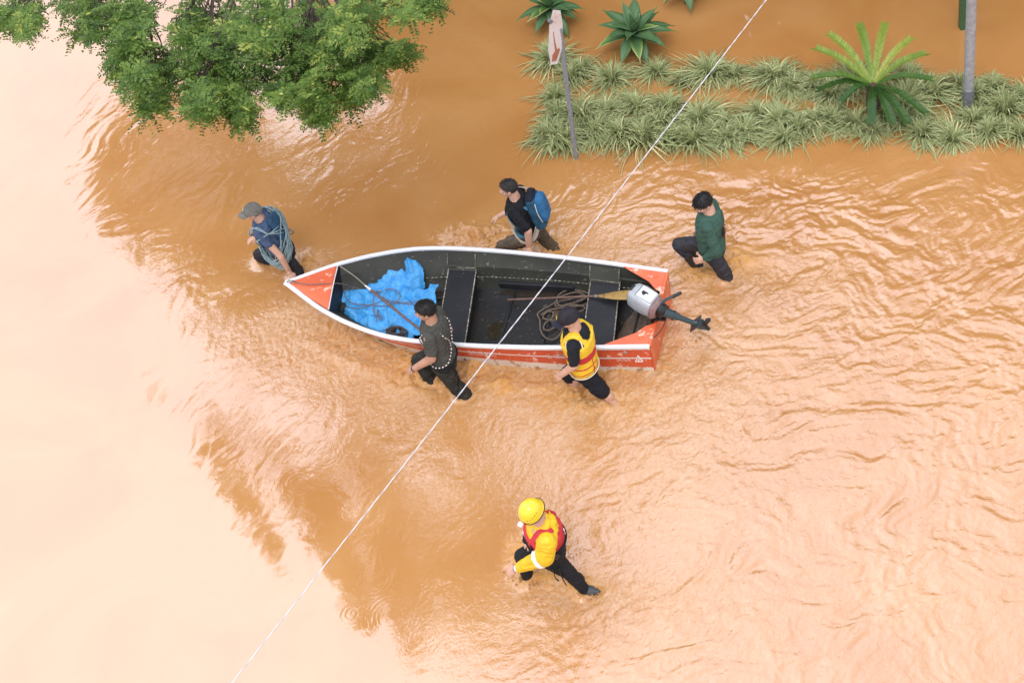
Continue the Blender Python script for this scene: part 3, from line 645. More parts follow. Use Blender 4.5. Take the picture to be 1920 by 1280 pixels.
# ------------------------------------------------------------------ posts, sign, wire
M_GALV = mat('galvanised_steel', (.40, .41, .43), .55, .3, 14, bump=.1, bscale=80, metal=.25)
g = G(1080, 296); top = PL(1046, 22, g, np.array([0, 1., 0])); sg = empty('road_sign', (g[0], g[1], -.42), 'leaning octagonal road sign on a grey post at the left end of the grass bed', 'sign')
ax = unit(top - g); m_ = MB(); m_.tube([g - ax * .45, g + ax * .1, top - ax * .25], .031, 14); m_.build('post', mat('sign_post_paint', (.27, .28, .30), .6, .35, 30, bump=.2, bscale=60), sg)
# plate: octagon seen nearly edge on
def plate_pt(px, py, depth): return PL(px, py, g, np.array([0, 1., 0]), depth)
cc_ = G(1043, 70, 2.2); cc_ = PL(1042, 70, g, np.array([0, 1., 0]), -.04)
PO = [(1036, 19), (1052, 20), (1057, 46), (1056, 90), (1046, 120), (1031, 122), (1026, 96), (1028, 50)]
PO = [(1042 + (x - 1042) * .86, y) for x, y in PO]
PO3 = []
for (x, y) in PO:
    PO3.append(PL(x, y, cc_, unit([-.25, .97, .0]), 0.0))
PO3 = np.array(PO3); nrm = unit(np.cross(PO3[2] - PO3[0], PO3[4] - PO3[0])); nrm = nrm if nrm @ (CAM - cc_) > 0 else -nrm
def prism(pts, n, th, name, m, par):
    q = MB(); k = len(pts); q.add(np.concatenate([pts + n * th / 2, pts - n * th / 2]), [tuple(range(k)), tuple(range(2 * k - 1, k - 1, -1))] + [(i, (i + 1) % k, k + (i + 1) % k, k + i) for i in range(k)])
    return q.build(name, m, par, smooth=False)
prism(PO3, nrm, .006, 'border', mat('sign_white', (.68, .64, .60), .5, .2, 30), sg)
ctr = PO3.mean(0); inn = ctr + (PO3 - ctr) * .88
M_SIGN = mat_worn('sign_face', (.66, .62, .60), (.42, .16, .11), .60, 9, .5, (1.0, 1.0, .35), (.62, .50, .47))
prism(inn + nrm * .005, nrm, .005, 'sign_face', M_SIGN, sg)
red = np.array([PL(x, y, cc_ + nrm * .011, unit([-.25, .97, 0])) for x, y in [(1035, 116), (1043, 114), (1050, 94), (1048, 90), (1045, 94), (1041, 80), (1038, 60), (1037, 60), (1039, 80), (1041, 96), (1036, 104)]])
prism(red, nrm, .002, 'rust_streak', mat('sign_red', (.46, .17, .09), .6, .4, 25), sg)
m_ = MB(); b_ = PL(1030, 38, cc_, np.array([0, 1., 0]), .03); m_.tube([b_, b_ + nrm * .05], [.028, .028], 12); m_.tube([b_ + nrm * .05, b_ + nrm * .056], [.018, .018], 12); m_.build('clamp', mat('clamp_metal', (.16, .16, .17), .5), sg)
g = G(1815, 204); lp = empty('lamp_post', (g[0], g[1], -.42), 'thick grey galvanised lamp post standing among the grass clumps', 'lamp post')
m_ = MB(); m_.tube([g - Z * .42, g + Z * .34], [.073, .072], 20); m_.build('foot', mat('post_foot', (.17, .18, .20), .6, .3, 20), lp)
m_ = MB(); m_.tube([g + Z * .34, g + Z * 2.4, g + Z * 4.4], [.068, .064, .050], 20); m_.tube(spline([g + Z * 4.35, g + Z * 4.7 + np.array([-.1, .1, 0]), g + Z * 4.8 + np.array([.3, 1.3, 0])], 10), .03, 8); m_.build('pole', M_GALV, lp)
m_ = MB(); m_.box(g + Z * 4.8 + np.array([.35, 1.5, 0]), [[.13, -.03, 0], [.06, .26, 0], [0, 0, .05]]); m_.build('lamp_head', mat('lamp_head_grey', (.35, .36, .38), .4), lp, bevel=.03)
g = G(1806, 52); gp = empty('green_post', (g[0], g[1], -.42), 'dark green square post behind the grey lamp post', 'post')
m_ = MB(); m_.box(g + Z * 1.2, [[.055, 0, 0], [0, .055, 0], [0, 0, 1.62]]); m_.build('shaft', mat('green_paint', (.035, .12, .05), .45, .3, 12), gp, bevel=.008)
m_ = MB(); m_.box(g + Z * 2.83, [[.07, 0, 0], [0, .07, 0], [0, 0, .012]]); m_.build('cap', mat('green_cap', (.03, .10, .045), .5), gp, bevel=.004)
# overhead wire
A = G(1437, 0, 8.0); B = G(447, 1280, 8.0); d = unit(B - A); A2 = A - d * 14; B2 = B + d * 9; L = np.linalg.norm(B2 - A2)
wr = empty('overhead_wire', tuple(A2), 'twisted white overhead wire crossing the whole scene diagonally above the boat', 'wire')
n = 900; t = np.linspace(0, 1, n); base = A2 + (B2 - A2) * t[:, None] - Z * (4 * .35 * t * (1 - t))[:, None] + Z * .35; sdv = unit(np.cross(d, Z)); upv = np.cross(sdv, d)
for ph, m__ in ((0, mat('wire_white', (.62, .62, .63), .5)), (math.pi, mat('wire_grey', (.42, .42, .45), .5))):
    an = t * L / .16 * 2 * np.pi + ph; m_ = MB(); m_.tube(base + (np.cos(an)[:, None] * sdv + np.sin(an)[:, None] * upv) * .0016, .0027, 6); m_.build('strand', m__, wr)
for e, lb in ((A2, 'concrete utility pole carrying the far end of the wire'), (B2, 'concrete utility pole carrying the near end of the wire')):
    up_ = empty('utility_pole', (e[0], e[1], -.42), lb, 'utility pole'); m_ = MB(); q = np.array([e[0], e[1], 0]); m_.tube([q - Z * .42, q + Z * 8.9], [.15, .10], 14); m_.build('pole', mat('concrete_pole', (.30, .29, .27), .85, .3, 9), up_)
    m_ = MB(); m_.tube([q + Z * 8.35, q + Z * 8.2 , q + Z * 8.05], [.12, .14, .12], 12); m_.build('insulator', mat('insulator', (.25, .12, .08), .3), up_)

# ------------------------------------------------------------------ boat
def W(u, v, z=0.0): return BO + BU * u + BV * v + Z * z
def LOC(px, py, z):
    q = G(px, py, z) - BO; return q @ BU, q @ BV
def zg(u): return .50 + .05 * max(u, 0) ** 2.5 / BL ** 2.5
def zk(u): return -.13 + .42 * sstep(3.4, BL, u) ** 1.6
def zc(u): return -.03 + .36 * sstep(2.6, BL, u) ** 1.3
def cr(u): return float(np.interp(u, [0, 1.5, 2.5, 3.6, BL], [.93, .86, .78, .62, .45]))
boat = empty('motor_boat', tuple(W(0, 0, -.13)), 'red and white open aluminium boat with black interior, pushed by waders', 'boat')
M_RED = mat_worn('hull_orange_red', (.62, .10, .035), (.75, .45, .33), .575, 11, .4, (1, 1, 1), (.55, .075, .03))
M_STRIPE = mat('hull_white_stripe', (.75, .72, .70), .4, .15, 20)
M_BOT = mat_worn('hull_white_bottom', (.72, .66, .58), (.42, .25, .14), .56, 6, .45, (1, 1, .5), (.66, .56, .46))
M_RIM = mat('gunwale_white', (.78, .78, .80), .35, .10, 25)
M_DECK = mat_worn('deck_orange', (.74, .155, .055), (.85, .50, .38), .57, 6, .35, (1, 1, 1), (.66, .12, .045))
M_INS = mat_worn('interior_side', (.028, .030, .024), (.20, .19, .16), .61, 17, .55, (1, 1, 1), (.048, .048, .036), spec=.3)
M_FLOOR = mat_worn('interior_floor', (.014, .015, .017), (.24, .22, .19), .62, 15, .38, (1, 2.5, 1), (.020, .017, .014), spec=.25)
M_SEAT = mat_worn('thwart_black', (.014, .015, .018), (.13, .13, .13), .64, 20, .42, (1, 3, 1), (.022, .022, .026), spec=.25)
M_EDGE = mat_worn('worn_edge', (.16, .14, .10), (.42, .40, .34), .50, 30, .5)
NS = 72
us = np.concatenate([np.linspace(0, 4.2, 50), np.linspace(4.26, BL, 22)])
# outer hull strips from gunwale down: s fractions with a material each
def strips(u):
    e = float(np.interp(u, [0, .6, 1.3, 2.2, 3.6, BL], [.76, .75, .64, .58, .48, .40]))
    return [0, .07, .10, e * .50, e * .56, e, 1.0]
SM = [1, 0, 1, 0, 1, 0, 2]
mb = MB()
secs = []
for u in us:
    b = max(beam(u), .008); c_ = b * cr(u); sf = strips(u); side = []
    f = [0, sf[1], sf[2], sf[3], sf[4], sf[5], 1.0]
    for s in f: 
        bul = math.sin(s * math.pi) * .012
        side.append((b + (c_ - b) * s + bul, zg(u) + (zc(u) - zg(u)) * s))
    keel = [(c_ * .55, zc(u) * .4 + zk(u) * .6 + .01), (0, zk(u))]
    full = side + keel; sec = [(v, z) for v, z in full] + [(-v, z) for v, z in full[-2::-1]]
    rk = sstep(3.8, BL, u)
    secs.append(np.array([W(u - .16 * rk * (1 - (z - zk(u)) / max(zg(u) - zk(u), .05)), v, z) for v, z in sec]))
k = len(secs[0]); mats_side = [0, 1, 0, 1, 0, 2] ; mats_ = mats_side + [2, 2, 2, 2] + mats_side[::-1]
mats_[0] = 0; V = np.concatenate(secs); Fc = []; Mi = []
for i in range(len(us) - 1):
    for j in range(k - 1):
        Fc.append((i * k + j, i * k + j + 1, (i + 1) * k + j + 1, (i + 1) * k + j)); Mi.append(mats_[j])
mb.add(V, Fc); mb.m = Mi
hull = mb.build('hull', [M_RED, M_STRIPE, M_BOT], boat)
# inner shell
mb = MB(); ins = []; T_ = .022
for u in np.concatenate([[.02], us[1:-4]]):
    b = max(beam(u) - T_, .004); zf = max(.055, zk(u) + .07, zc(u) + .035); zf = min(zf, zg(u) - .03); c_ = max(b * (cr(u) - .10), .003)
    sd = [(b, zg(u) - .012), (b + (c_ - b) * .35 - .004, zg(u) + (zf - zg(u)) * .35), (b + (c_ - b) * .38 - .022, zg(u) + (zf - zg(u)) * .38), (b + (c_ - b) * .7, zg(u) + (zf - zg(u)) * .72), (c_, zf + .012), (c_ * .93, zf), (c_ * .5, zf)]
    sec = sd + [(0, zf)] + [(-v, z) for v, z in sd[::-1]]; ins.append(np.array([W(u, v, z) for v, z in sec]))
k = len(ins[0]); V = np.concatenate(ins); Fc = []; Mi = []
for i in range(len(ins) - 1):
    for j in range(k - 1):
        Fc.append((i * k + j, (i + 1) * k + j, (i + 1) * k + j + 1, i * k + j + 1)); Mi.append(1 if 4 <= j <= k - 6 else 0)
mb.add(V, Fc); mb.m = Mi
io = mb.build('interior_lining', [M_INS, M_FLOOR], boat)
# floor ribs
for uu in (.35, 1.45, 2.0, 3.35, 3.8):
    m_ = MB(); bb = beam(uu) * (cr(uu) - .12); m_.box(W(uu, 0, .064 + max(0, zk(uu) + .13) * .9), [BU * .014, BV * bb * .95, Z * .012]); m_.build('floor_rib', M_FLOOR, boat, bevel=.004)
# gunwale rail
for sg in (1, -1):
    pts = [W(u + (.012 if u == BL else 0), sg * (beam(u) - .004), zg(u) + .004) for u in us]
    m_ = MB(); rr = []
    for i, p in enumerate(pts):
        tng = unit(pts[min(i + 1, len(pts) - 1)] - pts[max(i - 1, 0)]); sd = unit(np.cross(tng, Z)); hw = .027
        rr.append(np.array([p + sd * a + Z * c for a, c in ((hw, -.014), (hw, .010), (hw * .6, .018), (-hw * .6, .018), (-hw, .010), (-hw, -.014))]))
    m_.rings(rr); m_.build('gunwale_rail', M_RIM, boat)
def vin(u, z):
    b = beam(u) - T_ - .004; zf = .055; c_ = b * (cr(u) - .10); return b + (c_ - b) * min(1, max(0, (zg(u) - z) / (zg(u) - zf)))
# bow deck
def slab(pts, th, name, m, par, bev=.004, smooth=False):
    pts = np.array(pts); q = MB(); k = len(pts); q.add(np.concatenate([pts, pts - Z * th]), [tuple(range(k)), tuple(range(2 * k - 1, k - 1, -1))] + [(i, (i + 1) % k, k + (i + 1) % k, k + i) for i in range(k)])
    return q.build(name, m, par, smooth=smooth, bevel=bev)
def dkp(u, v): return W(u, v, zg(u) + .002 + .018 * (1 - min(1, abs(v) / max(beam(u), .05))))
m_ = MB(); rows = []
for u in np.linspace(4.20, 4.78, 12):
    bb = beam(u) - .02; e = -.06 if False else 0
    rows.append(np.array([dkp(u + .05 * (1 - abs(q)) * 0 + (-.06 * q if u < 4.3 else -.06 * q * (4.78 - u) / .5), q * bb) for q in np.linspace(-1, 1, 9)]))
V = np.concatenate(rows); m_.add(V, [(i * 9 + j, (i + 1) * 9 + j, (i + 1) * 9 + j + 1, i * 9 + j + 1) for i in range(11) for j in range(8)])
fd = m_.build('bow_deck', M_DECK, boat); s_ = fd.modifiers.new('s', 'SOLIDIFY'); s_.thickness = .012
a = dkp(4.20 + .06, -(beam(4.2) - .03)); b = dkp(4.20 - .06, beam(4.2) - .03); cc_ = dkp(4.2, 0)
m_ = MB(); m_.tube(spline([a + Z * .004, cc_ + Z * .004, b + Z * .004], 14), .007, 6); m_.build('deck_edge', M_RIM, boat)
m_ = MB(); p = [W(4.24, -beam(4.24) * .92, zg(4.2) - .02), W(4.14, beam(4.14) * .90, zg(4.2) - .02), W(4.12, beam(4.12) * .50, .22), W(4.20, -beam(4.2) * .50, .22)]
m_.add(p + [q + BU * .01 for q in p], [(0, 1, 2, 3), (7, 6, 5, 4), (0, 4, 5, 1), (1, 5, 6, 2), (2, 6, 7, 3), (3, 7, 4, 0)]); m_.build('bow_bulkhead', M_SEAT, boat, smooth=False)
# thwarts with the risers that carry them up the sides
for (u0, u1, sk) in ((2.42, 2.79, .10), (.55, .93, .07)):
    def bi(u): return beam(u) - .045 - .10 * beam(u) * .5
    m_ = MB(); q = [W(u0 + sk, -bi(u0), .30), W(u1 + sk, -bi(u1), .30), W(u1 - sk, bi(u1), .30), W(u0 - sk, bi(u0), .30)]
    th = slab(q, .028, 'thwart', M_SEAT, boat, .008)
    for e, d_ in ((0, 1), (1, -1)):   # worn metal lip
        a = q[0] if e == 0 else q[1]; b = q[3] if e == 0 else q[2]
        m_ = MB(); m_.tube([a + Z * .002, b + Z * .002], .008, 6); o_ = m_.build('edge_strip', M_EDGE, th)
    # box front under the seat
    for e in (0, 1):
        a = q[0] if e == 0 else q[1]; b = q[3] if e == 0 else q[2]; din = (BU if e == 0 else -BU) * .02
        m_ = MB(); pv = [a + din - Z * .028, b + din - Z * .028, b * .98 + (a * .02) + din - Z * .22, a * .98 + b * .02 + din - Z * .22]
        m_.add(pv + [x + din * .5 for x in pv], [(0, 1, 2, 3), (7, 6, 5, 4), (0, 4, 5, 1), (1, 5, 6, 2), (2, 6, 7, 3), (3, 7, 4, 0)]); m_.build('seat_panel', M_FLOOR, boat, smooth=False)
    for sg in (-1, 1):
        ua, ub = u0 + sk * -sg, u1 + sk * -sg
        m_ = MB(); zt = zg(ua) - .035; bo = lambda u: beam(u) - .03; bi_ = lambda u: beam(u) - .15
        P8 = [W(ua, sg * (vin(ua, zt) - .004), zt), W(ub, sg * (vin(ub, zt) - .004), zt), W(ub, sg * bi_(ub), .32), W(ua, sg * bi_(ua), .32)]
        P8b = [W(ua, sg * vin(ua, .22), .22), W(ub, sg * vin(ub, .22), .22), W(ub, sg * (vin(ub, .22) - .10), .22), W(ua, sg * (vin(ua, .22) - .10), .22)]
        m_.add(P8 + P8b, [(0, 1, 2, 3), (7, 6, 5, 4), (0, 4, 5, 1), (1, 5, 6, 2), (2, 6, 7, 3), (3, 7, 4, 0)])
        rz = m_.build('seat_riser', M_INS, boat, smooth=False, bevel=.004)
        m_ = MB(); m_.tube([P8[0] + Z * .002, P8[3] + Z * .004, P8[2] + Z * .004, P8[1] + Z * .002], .006, 5); m_.build('worn_edge', M_EDGE, rz)
# rivet line along the inside
for sg in (-1, 1):
    sp_ = [W(u, sg * (vin(u, .21) - .002), .21) for u in np.arange(.15, 4.1, .012)]
    m_ = MB(); m_.tube(sp_, .0012 + .0055 * (np.arange(len(sp_)) % 5 < 2), 6); m_.build('riveted_seam', M_EDGE, boat)
# side bench tank on the far side between the thwarts
m_ = MB(); m_.box(W(1.72, -.60, .11), [BU * .50, BV * .045, Z * .055]); m_.build('side_stringer', M_SEAT, boat, bevel=.02)
# transom with a cut-out for the motor
TP = [(-.60, .505), (-.25, .505), (-.19, .43), (.19, .43), (.25, .505), (.60, .505), (.57, -.03), (.30, -.10), (0, -.12), (-.30, -.10), (-.57, -.03)]
m_ = MB(); kk = len(TP); m_.add([W(-.012, v, z) for v, z in TP] + [W(.035, v, z) for v, z in TP], [tuple(range(kk)), tuple(range(2 * kk - 1, kk - 1, -1))] + [(i, (i + 1) % kk, kk + (i + 1) % kk, kk + i) for i in range(kk)])
m_.build('transom', M_DECK, boat, smooth=False, bevel=.004)
for sg in (-1, 1):
    q = [W(.56, sg * .645, .512), W(.02, sg * .585, .512), W(.02, sg * .26, .512), W(.10, sg * .30, .512), W(.20, sg * .42, .512)]
    if sg < 0: q = q[::-1]
    slab(q, .012, 'stern_corner_deck', M_DECK, boat, .003)
    m_ = MB(); m_.ell(W(.13, sg * .50, .515), [BU * .035, BV * .02, Z * .012], 10); m_.build('cleat', M_DECK, boat)
# knee braces
for sg in (-1, 1):
    q = MB(); p = [W(.035, sg * .38, .40), W(.035, sg * .38, .10), W(.30, sg * .38, .10)]; o3 = BV * .006
    q.add([x + o3 for x in p] + [x - o3 for x in p], [(0, 1, 2), (5, 4, 3), (0, 3, 4, 1), (1, 4, 5, 2), (2, 5, 3, 0)]); q.build('brace', M_EDGE, boat, smooth=False)
# markings on the near side of the hull
M_MARK = mat('marking_white', (.78, .74, .70), .5)
def hullpt(u, s, off=.004):
    b = beam(u); c_ = b * cr(u); bul = math.sin(s * math.pi) * .012
    return W(u, b + (c_ - b) * s + bul + off, zg(u) + (zc(u) - zg(u)) * s)
def stroke(pts, wd=.006, name='marking'):
    m_ = MB(); P_ = [hullpt(u, s) for u, s in pts]; m_.tube(P_, wd, 4, flat=.4); return m_
r = random.Random(3)
for w0, w1 in ((1.90, 2.03), (2.06, 2.14), (2.17, 2.24), (2.42, 2.52), (1.00, 1.16), (1.20, 1.26)):
    u = w1; m_ = MB(); oldu = None; m_.tube([hullpt(w0, .40), hullpt(w1, .40)], .0016, 4)
    while u > w0:
        h = r.uniform(.03, .06); s0 = .30; kind = r.randrange(3)
        pt = [(u, s0 - h), (u, s0 + h)] if kind == 0 else [(u, s0 - h), (u - .012, s0 + h), (u - .02, s0 - h)] if kind == 1 else [(u, s0 + h), (u, s0 - h), (u - .016, s0 - h), (u - .016, s0 + h)]
        m_.tube([hullpt(a, b) for a, b in pt], .0030, 4); u -= .032
    m_.build('side_lettering', M_MARK, boat)
m_ = MB(); A_, B_, C_ = (.20, .52), (.11, .52), (.155, .30)
for a, b in ((A_, B_), (B_, C_), (C_, A_)): m_.tube([hullpt(*a), hullpt((a[0] + b[0]) / 2, (a[1] + b[1]) / 2), hullpt(*b)], .007, 5)
m_.tube([hullpt(.165, .46), hullpt(.145, .46)], .008, 5); m_.build('triangle_mark', M_MARK, boat)
sp = [(.42 - .015 * i, .47 + .03 * math.sin(i * 1.9) * (1 if i % 4 else 1.8)) for i in range(12)]
m_ = MB(); m_.tube([hullpt(*q) for q in sp], .003, 4); m_.build('script_mark', M_MARK, boat)
m_ = MB(); m_.ell(hullpt(.30, .18, .002), [BU * .028, BV * .004, Z * .026], 10); m_.build('round_badge', mat('badge', (.5, .42, .42), .4, .4, 60), boat)
m_ = MB(); m_.tube([hullpt(.86, .12), hullpt(.80, .45), hullpt(.74, .80)], .008, 4, flat=.4); m_.build('diagonal_stripe', M_MARK, boat)
m_ = MB(); m_.tube([W(BL - .02, 0, zg(BL) + .02), W(BL - .05, 0, zg(BL) + .05), W(BL - .11, 0, zg(BL) + .05), W(BL - .14, 0, zg(BL) + .02)], .009, 6); m_.build('bow_eye', M_EDGE, boat)

# wet mud and puddles on the floor
def puddle(cu, cv, ru, rv, z, m, seed, name='puddle'):
    n = 40; a = np.linspace(0, 2 * np.pi, n, endpoint=False); r = 1 + .35 * pnoise(np.cos(a) * 1.7 + seed, np.sin(a) * 1.7, 0.5) + .15 * pnoise(np.cos(a) * 5 + seed, np.sin(a) * 5, 0.5)
    V = np.array([W(cu + ru * r[i] * math.cos(a[i]), cv + rv * r[i] * math.sin(a[i]), z) for i in range(n)]); q = MB(); q.add(np.concatenate([V, [W(cu, cv, z + .002)]]), [(i, (i + 1) % n, n) for i in range(n)]); q.build(name, m, boat)
M_PUD = mat('puddle_water', (.030, .022, .016), .04, spec=1.0); M_MUD = mat('wet_mud', (.13, .080, .045), .35, .55, 9, bump=.5, bscale=40)
puddle(1.75, -.50, .48, .055, .0625, M_PUD, 1.0); puddle(1.30, -.15, .16, .22, .0622, M_MUD, 2.0, 'mud_patch'); puddle(.30, .05, .22, .42, .0622, M_MUD, 3.0, 'mud_patch'); puddle(2.1, .15, .10, .16, .0620, M_PUD, 4.0); puddle(3.0, -.38, .16, .10, .0622, M_PUD, 5.0)
r = np.random.default_rng(12); m_ = MB()
for _ in range(130):
    u_ = r.uniform(.1, 4.0); v_ = r.uniform(-.62, .62) * beam(u_) / .8; 
    if abs(v_) > beam(u_) * .68: continue
    p_ = W(u_, v_, .066); a_ = r.uniform(0, 6.28); x_ = np.array([math.cos(a_), math.sin(a_), .1]) * r.uniform(.004, .016); y_ = np.array([-math.sin(a_), math.cos(a_), r.normal() * .2]) * r.uniform(.003, .009)
    m_.add([p_ - x_, p_ - y_, p_ + x_, p_ + y_], [(0, 1, 2, 3)])
o = m_.build('floor_litter', mat('litter', (.30, .24, .17), .8, .6, 30), None, (0, 0, 0), smooth=False); props(o, 'specks of dirt and leaf litter scattered on the black boat floor', 'litter', None, 'stuff')

# ---- outboard motor, tilted up
mo = empty('outboard_motor', tuple(W(-.02, .05, .45)), 'grey outboard motor tilted up over the transom with its propeller out of the water', 'outboard motor')
P1 = W(.33, 0, .70); P1 = G(1183, 548, .74); P2 = G(1232, 577, .66); P3 = G(1326, 616, .30); P3 = G(1324, 614, .30)
ax = unit(P2 - P1); sdm = unit(np.cross(ax, Z)); nm_ = np.cross(sdm, ax); nm_ = nm_ if nm_[2] > 0 else -nm_
def rrect(c, hx, hy, X_, Y_, n=20, e=.5):
    th = np.linspace(0, 2 * np.pi, n, endpoint=False); cx = np.sign(np.cos(th)) * np.abs(np.cos(th))**e; sy = np.sign(np.sin(th)) * np.abs(np.sin(th))**e
    return c + cx[:, None] * X_ * hx + sy[:, None] * Y_ * hy
L_ = np.linalg.norm(P2 - P1)
M_COWL = mat('cowl_grey', (.42, .45, .48), .3, .15, 18, coat=.3); M_BLK = mat('black_rubber', (.012, .012, .013), .5); M_TEAL = mat('leg_teal', (.035, .065, .072), .35, .35, 30)
m_ = MB(); m_.rings([rrect(P1 + ax * L_ * t, hx * 1.13, hy * 1.0, sdm, nm_) for t, hx, hy in ((-.02, .05, .06), (.02, .085, .10), (.12, .112, .125), (.4, .125, .14), (.7, .12, .135), (.88, .11, .125))]); m_.build('cowl', M_COWL, mo)
m_ = MB(); m_.rings([rrect(P1 + ax * L_ * t - nm_ * .02, hx, hy, sdm, nm_) for t, hx, hy in ((.80, .122, .125), (.98, .125, .128), (1.08, .09, .10))]); m_.build('lower_cowl', mat('cowl_rose', (.30, .19, .18), .45, .4, 20), mo)
c_ = P1 + ax * L_ * .58 + nm_ * .141
q = MB(); q.box(c_, [ax * L_ * .27, sdm * .082, nm_ * .004]); pl = q.build('label_panel', mat('panel_white', (.80, .80, .82), .35), mo, bevel=.003)
q = MB(); q.box(c_ + nm_ * .006 - ax * .04 , [ax * .028, sdm * .022, nm_ * .002]); q.box(c_ + nm_ * .0065 - ax * .008 - sdm * .012, [ax * .022, sdm * .010, nm_ * .002]); q.box(c_ + nm_ * .007 - ax * .035 + sdm * .026, [ax * .014, sdm * .012, nm_ * .002]); q.build('emblem', M_BLK, mo, smooth=False)
q = MB(); q.box(P1 + ax * .028 + nm_ * .108 - sdm * .0, [ax * .03, sdm * .045, nm_ * .008]); q.build('grip_recess', M_BLK, mo, bevel=.004)
q = MB(); q.tube([c_ - ax * L_ * .30 - sdm * .09, c_ - ax * L_ * .30 + sdm * .09], .004, 5); q.build('panel_line', mat('line_blue', (.12, .18, .26), .4), mo)
bx = P2 + ax * .03
m_ = MB(); m_.rings([rrect(bx + ax * t, hx, hy, sdm, nm_, e=.7) for t, hx, hy in ((0, .075, .085), (.05, .085, .09), (.09, .05, .06))]); m_.build('mid_bracket', M_BLK, mo)
lg0 = bx + ax * .06; lg = unit(P3 - lg0); LL = np.linalg.norm(P3 - lg0)
m_ = MB(); m_.tube([lg0, lg0 + lg * LL * .22, lg0 + lg * LL * .36], [.060, .055, .042], 16); m_.tube([lg0 + lg * LL * .34, lg0 + lg * LL * .72], [.036, .030], 14); m_.tube([lg0 + lg * LL * .22, lg0 + lg * LL * .25], [.062, .062], 16); m_.build('leg', M_TEAL, mo)
pc = lg0 + lg * LL * .84; hz = unit(BU - (BU @ lg) * lg)
m_ = MB(); m_.rings([rrect(pc + lg * t, hx, hy, np.cross(lg, hz), hz, e=1.0) for t, hx, hy in ((-.10, .02, .03), (-.04, .035, .07), (.03, .04, .075), (.10, .03, .04), (.15, .012, .015))]); m_.build('gear_case', M_TEAL, mo)
sk_ = unit(np.cross(lg, hz)); m_ = MB(); m_.box(pc - lg * .05, [hz * .12, sk_ * .075, lg * .005]); m_.build('cavitation_plate', M_TEAL, mo, bevel=.004)
pr = empty('tmp', (0, 0, 0)); bpy.data.objects.remove(pr)
ph = pc - hz * .10 + lg * .03
m_ = MB(); m_.tube([ph + hz * .05, ph - hz * .03, ph - hz * .05], [.026, .026, .01], 10)
for k in range(3):
    a_ = k * 2.094 + .5; rd = math.cos(a_) * sk_ + math.sin(a_) * lg; tg = np.cross(rd, hz); tw = unit(tg + hz * .5)
    pts = np.array([ph + rd * (.02 + .085 * t) + tw * wv * math.sin(math.pi * min(1, .18 + t * .8)) for t in (0, .33, .66, 1) for wv in (-.036, .036)])
    m_.add(np.concatenate([pts, pts + hz * .005]), [(0, 2, 3, 1), (2, 4, 5, 3), (4, 6, 7, 5), (8, 9, 11, 10), (10, 11, 13, 12), (12, 13, 15, 14)])
m_.build('propeller', M_BLK, mo)
h0 = bx + nm_ * .03 + sdm * 0; h1 = G(1268, 553, .80)
m_ = MB(); m_.tube(spline([bx, G(1247, 563, .78), h1], 8), [.018] * 9, 8); m_.build('tiller_arm', M_TEAL, mo)
m_ = MB(); hd = unit(h1 - G(1247, 563, .78)); m_.tube([h1 - hd * .06, h1 - hd * .04, h1 + hd * .06, h1 + hd * .07], [.019, .024, .022, .012], 12); m_.build('tiller_grip', M_BLK, mo)
m_ = MB(); cl = W(.0, .08, .46)
for vv in (-.02, .17): m_.box(W(.05, vv, .44), [BU * .012, BV * .022, Z * .10]); m_.box(W(-.03, vv, .50), [BU * .09, BV * .022, Z * .014]); m_.tube([W(.05, vv, .38), W(.13, vv, .38)], .009, 6); m_.tube([W(.13, vv - .03, .38), W(.13, vv + .03, .38)], .006, 5)
m_.tube([W(-.05, -.03, .50), bx], .03, 8); m_.tube([W(-.05, .17, .50), bx - nm_ * .03], .03, 8); m_.build('clamp_bracket', M_BLK, mo, bevel=.003)
m_ = MB(); m_.tube(spline([G(1222, 592, .62), G(1250, 585, .60), G(1240, 618, .52), G(1215, 640, .40), G(1200, 640, .30)], 24), .006, 6); m_.build('fuel_hose', M_BLK, mo)

# ---- things lying in the boat
tk = empty('fuel_tank', tuple(W(.22, .44, .06)), 'small grey fuel can tucked in the near stern corner of the boat', 'fuel can')
m_ = MB(); m_.rings([rrect(W(.30, .45, z), hx, hy, BU, BV, e=.45) for z, hx, hy in ((.062, .11, .075), (.08, .12, .085), (.22, .12, .085), (.25, .10, .07))]); m_.build('body', mat('tank_grey', (.42, .42, .42), .4, .3, 20), tk)
m_ = MB(); m_.tube([W(.34, .45, .25), W(.34, .45, .30)], .028, 12); m_.build('cap', mat('tank_cap', (.72, .72, .70), .4), tk)
m_ = MB(); m_.tube(spline([W(.24, .45, .245), W(.23, .45, .29), W(.14 + .12, .45, .29)], 8), .010, 6); m_.build('handle', M_BLK, tk)

M_TARP = mat('tarp_blue', (.07, .40, .84), .42, .28, 5, bump=.25, bscale=70, spec=.5)
_t = M_TARP.node_tree; _v = _t.nodes.new('ShaderNodeTexVoronoi'); _v.feature = 'DISTANCE_TO_EDGE'; _v.inputs['Scale'].default_value = 7
_n = _t.nodes.new('ShaderNodeTexNoise'); _n.inputs['Scale'].default_value = 5; _c = _t.nodes.new('ShaderNodeTexCoord'); _m = _t.nodes.new('ShaderNodeMix'); _m.data_type = 'RGBA'; _m.blend_type = 'ADD'; _m.inputs['Factor'].default_value = .35
_t.links.new(_c.outputs['Object'], _n.inputs['Vector']); _t.links.new(_c.outputs['Object'], _m.inputs['A']); _t.links.new(_n.outputs['Color'], _m.inputs['B']); _t.links.new(_m.outputs['Result'], _v.inputs['Vector'])
_b = _t.nodes.new('ShaderNodeBump'); _b.inputs['Strength'].default_value = .55; _b.inputs['Distance'].default_value = .05; _t.links.new(_v.outputs['Distance'], _b.inputs['Height']); _t.links.new(_b.outputs['Normal'], _t.nodes['Principled BSDF'].inputs['Normal'])
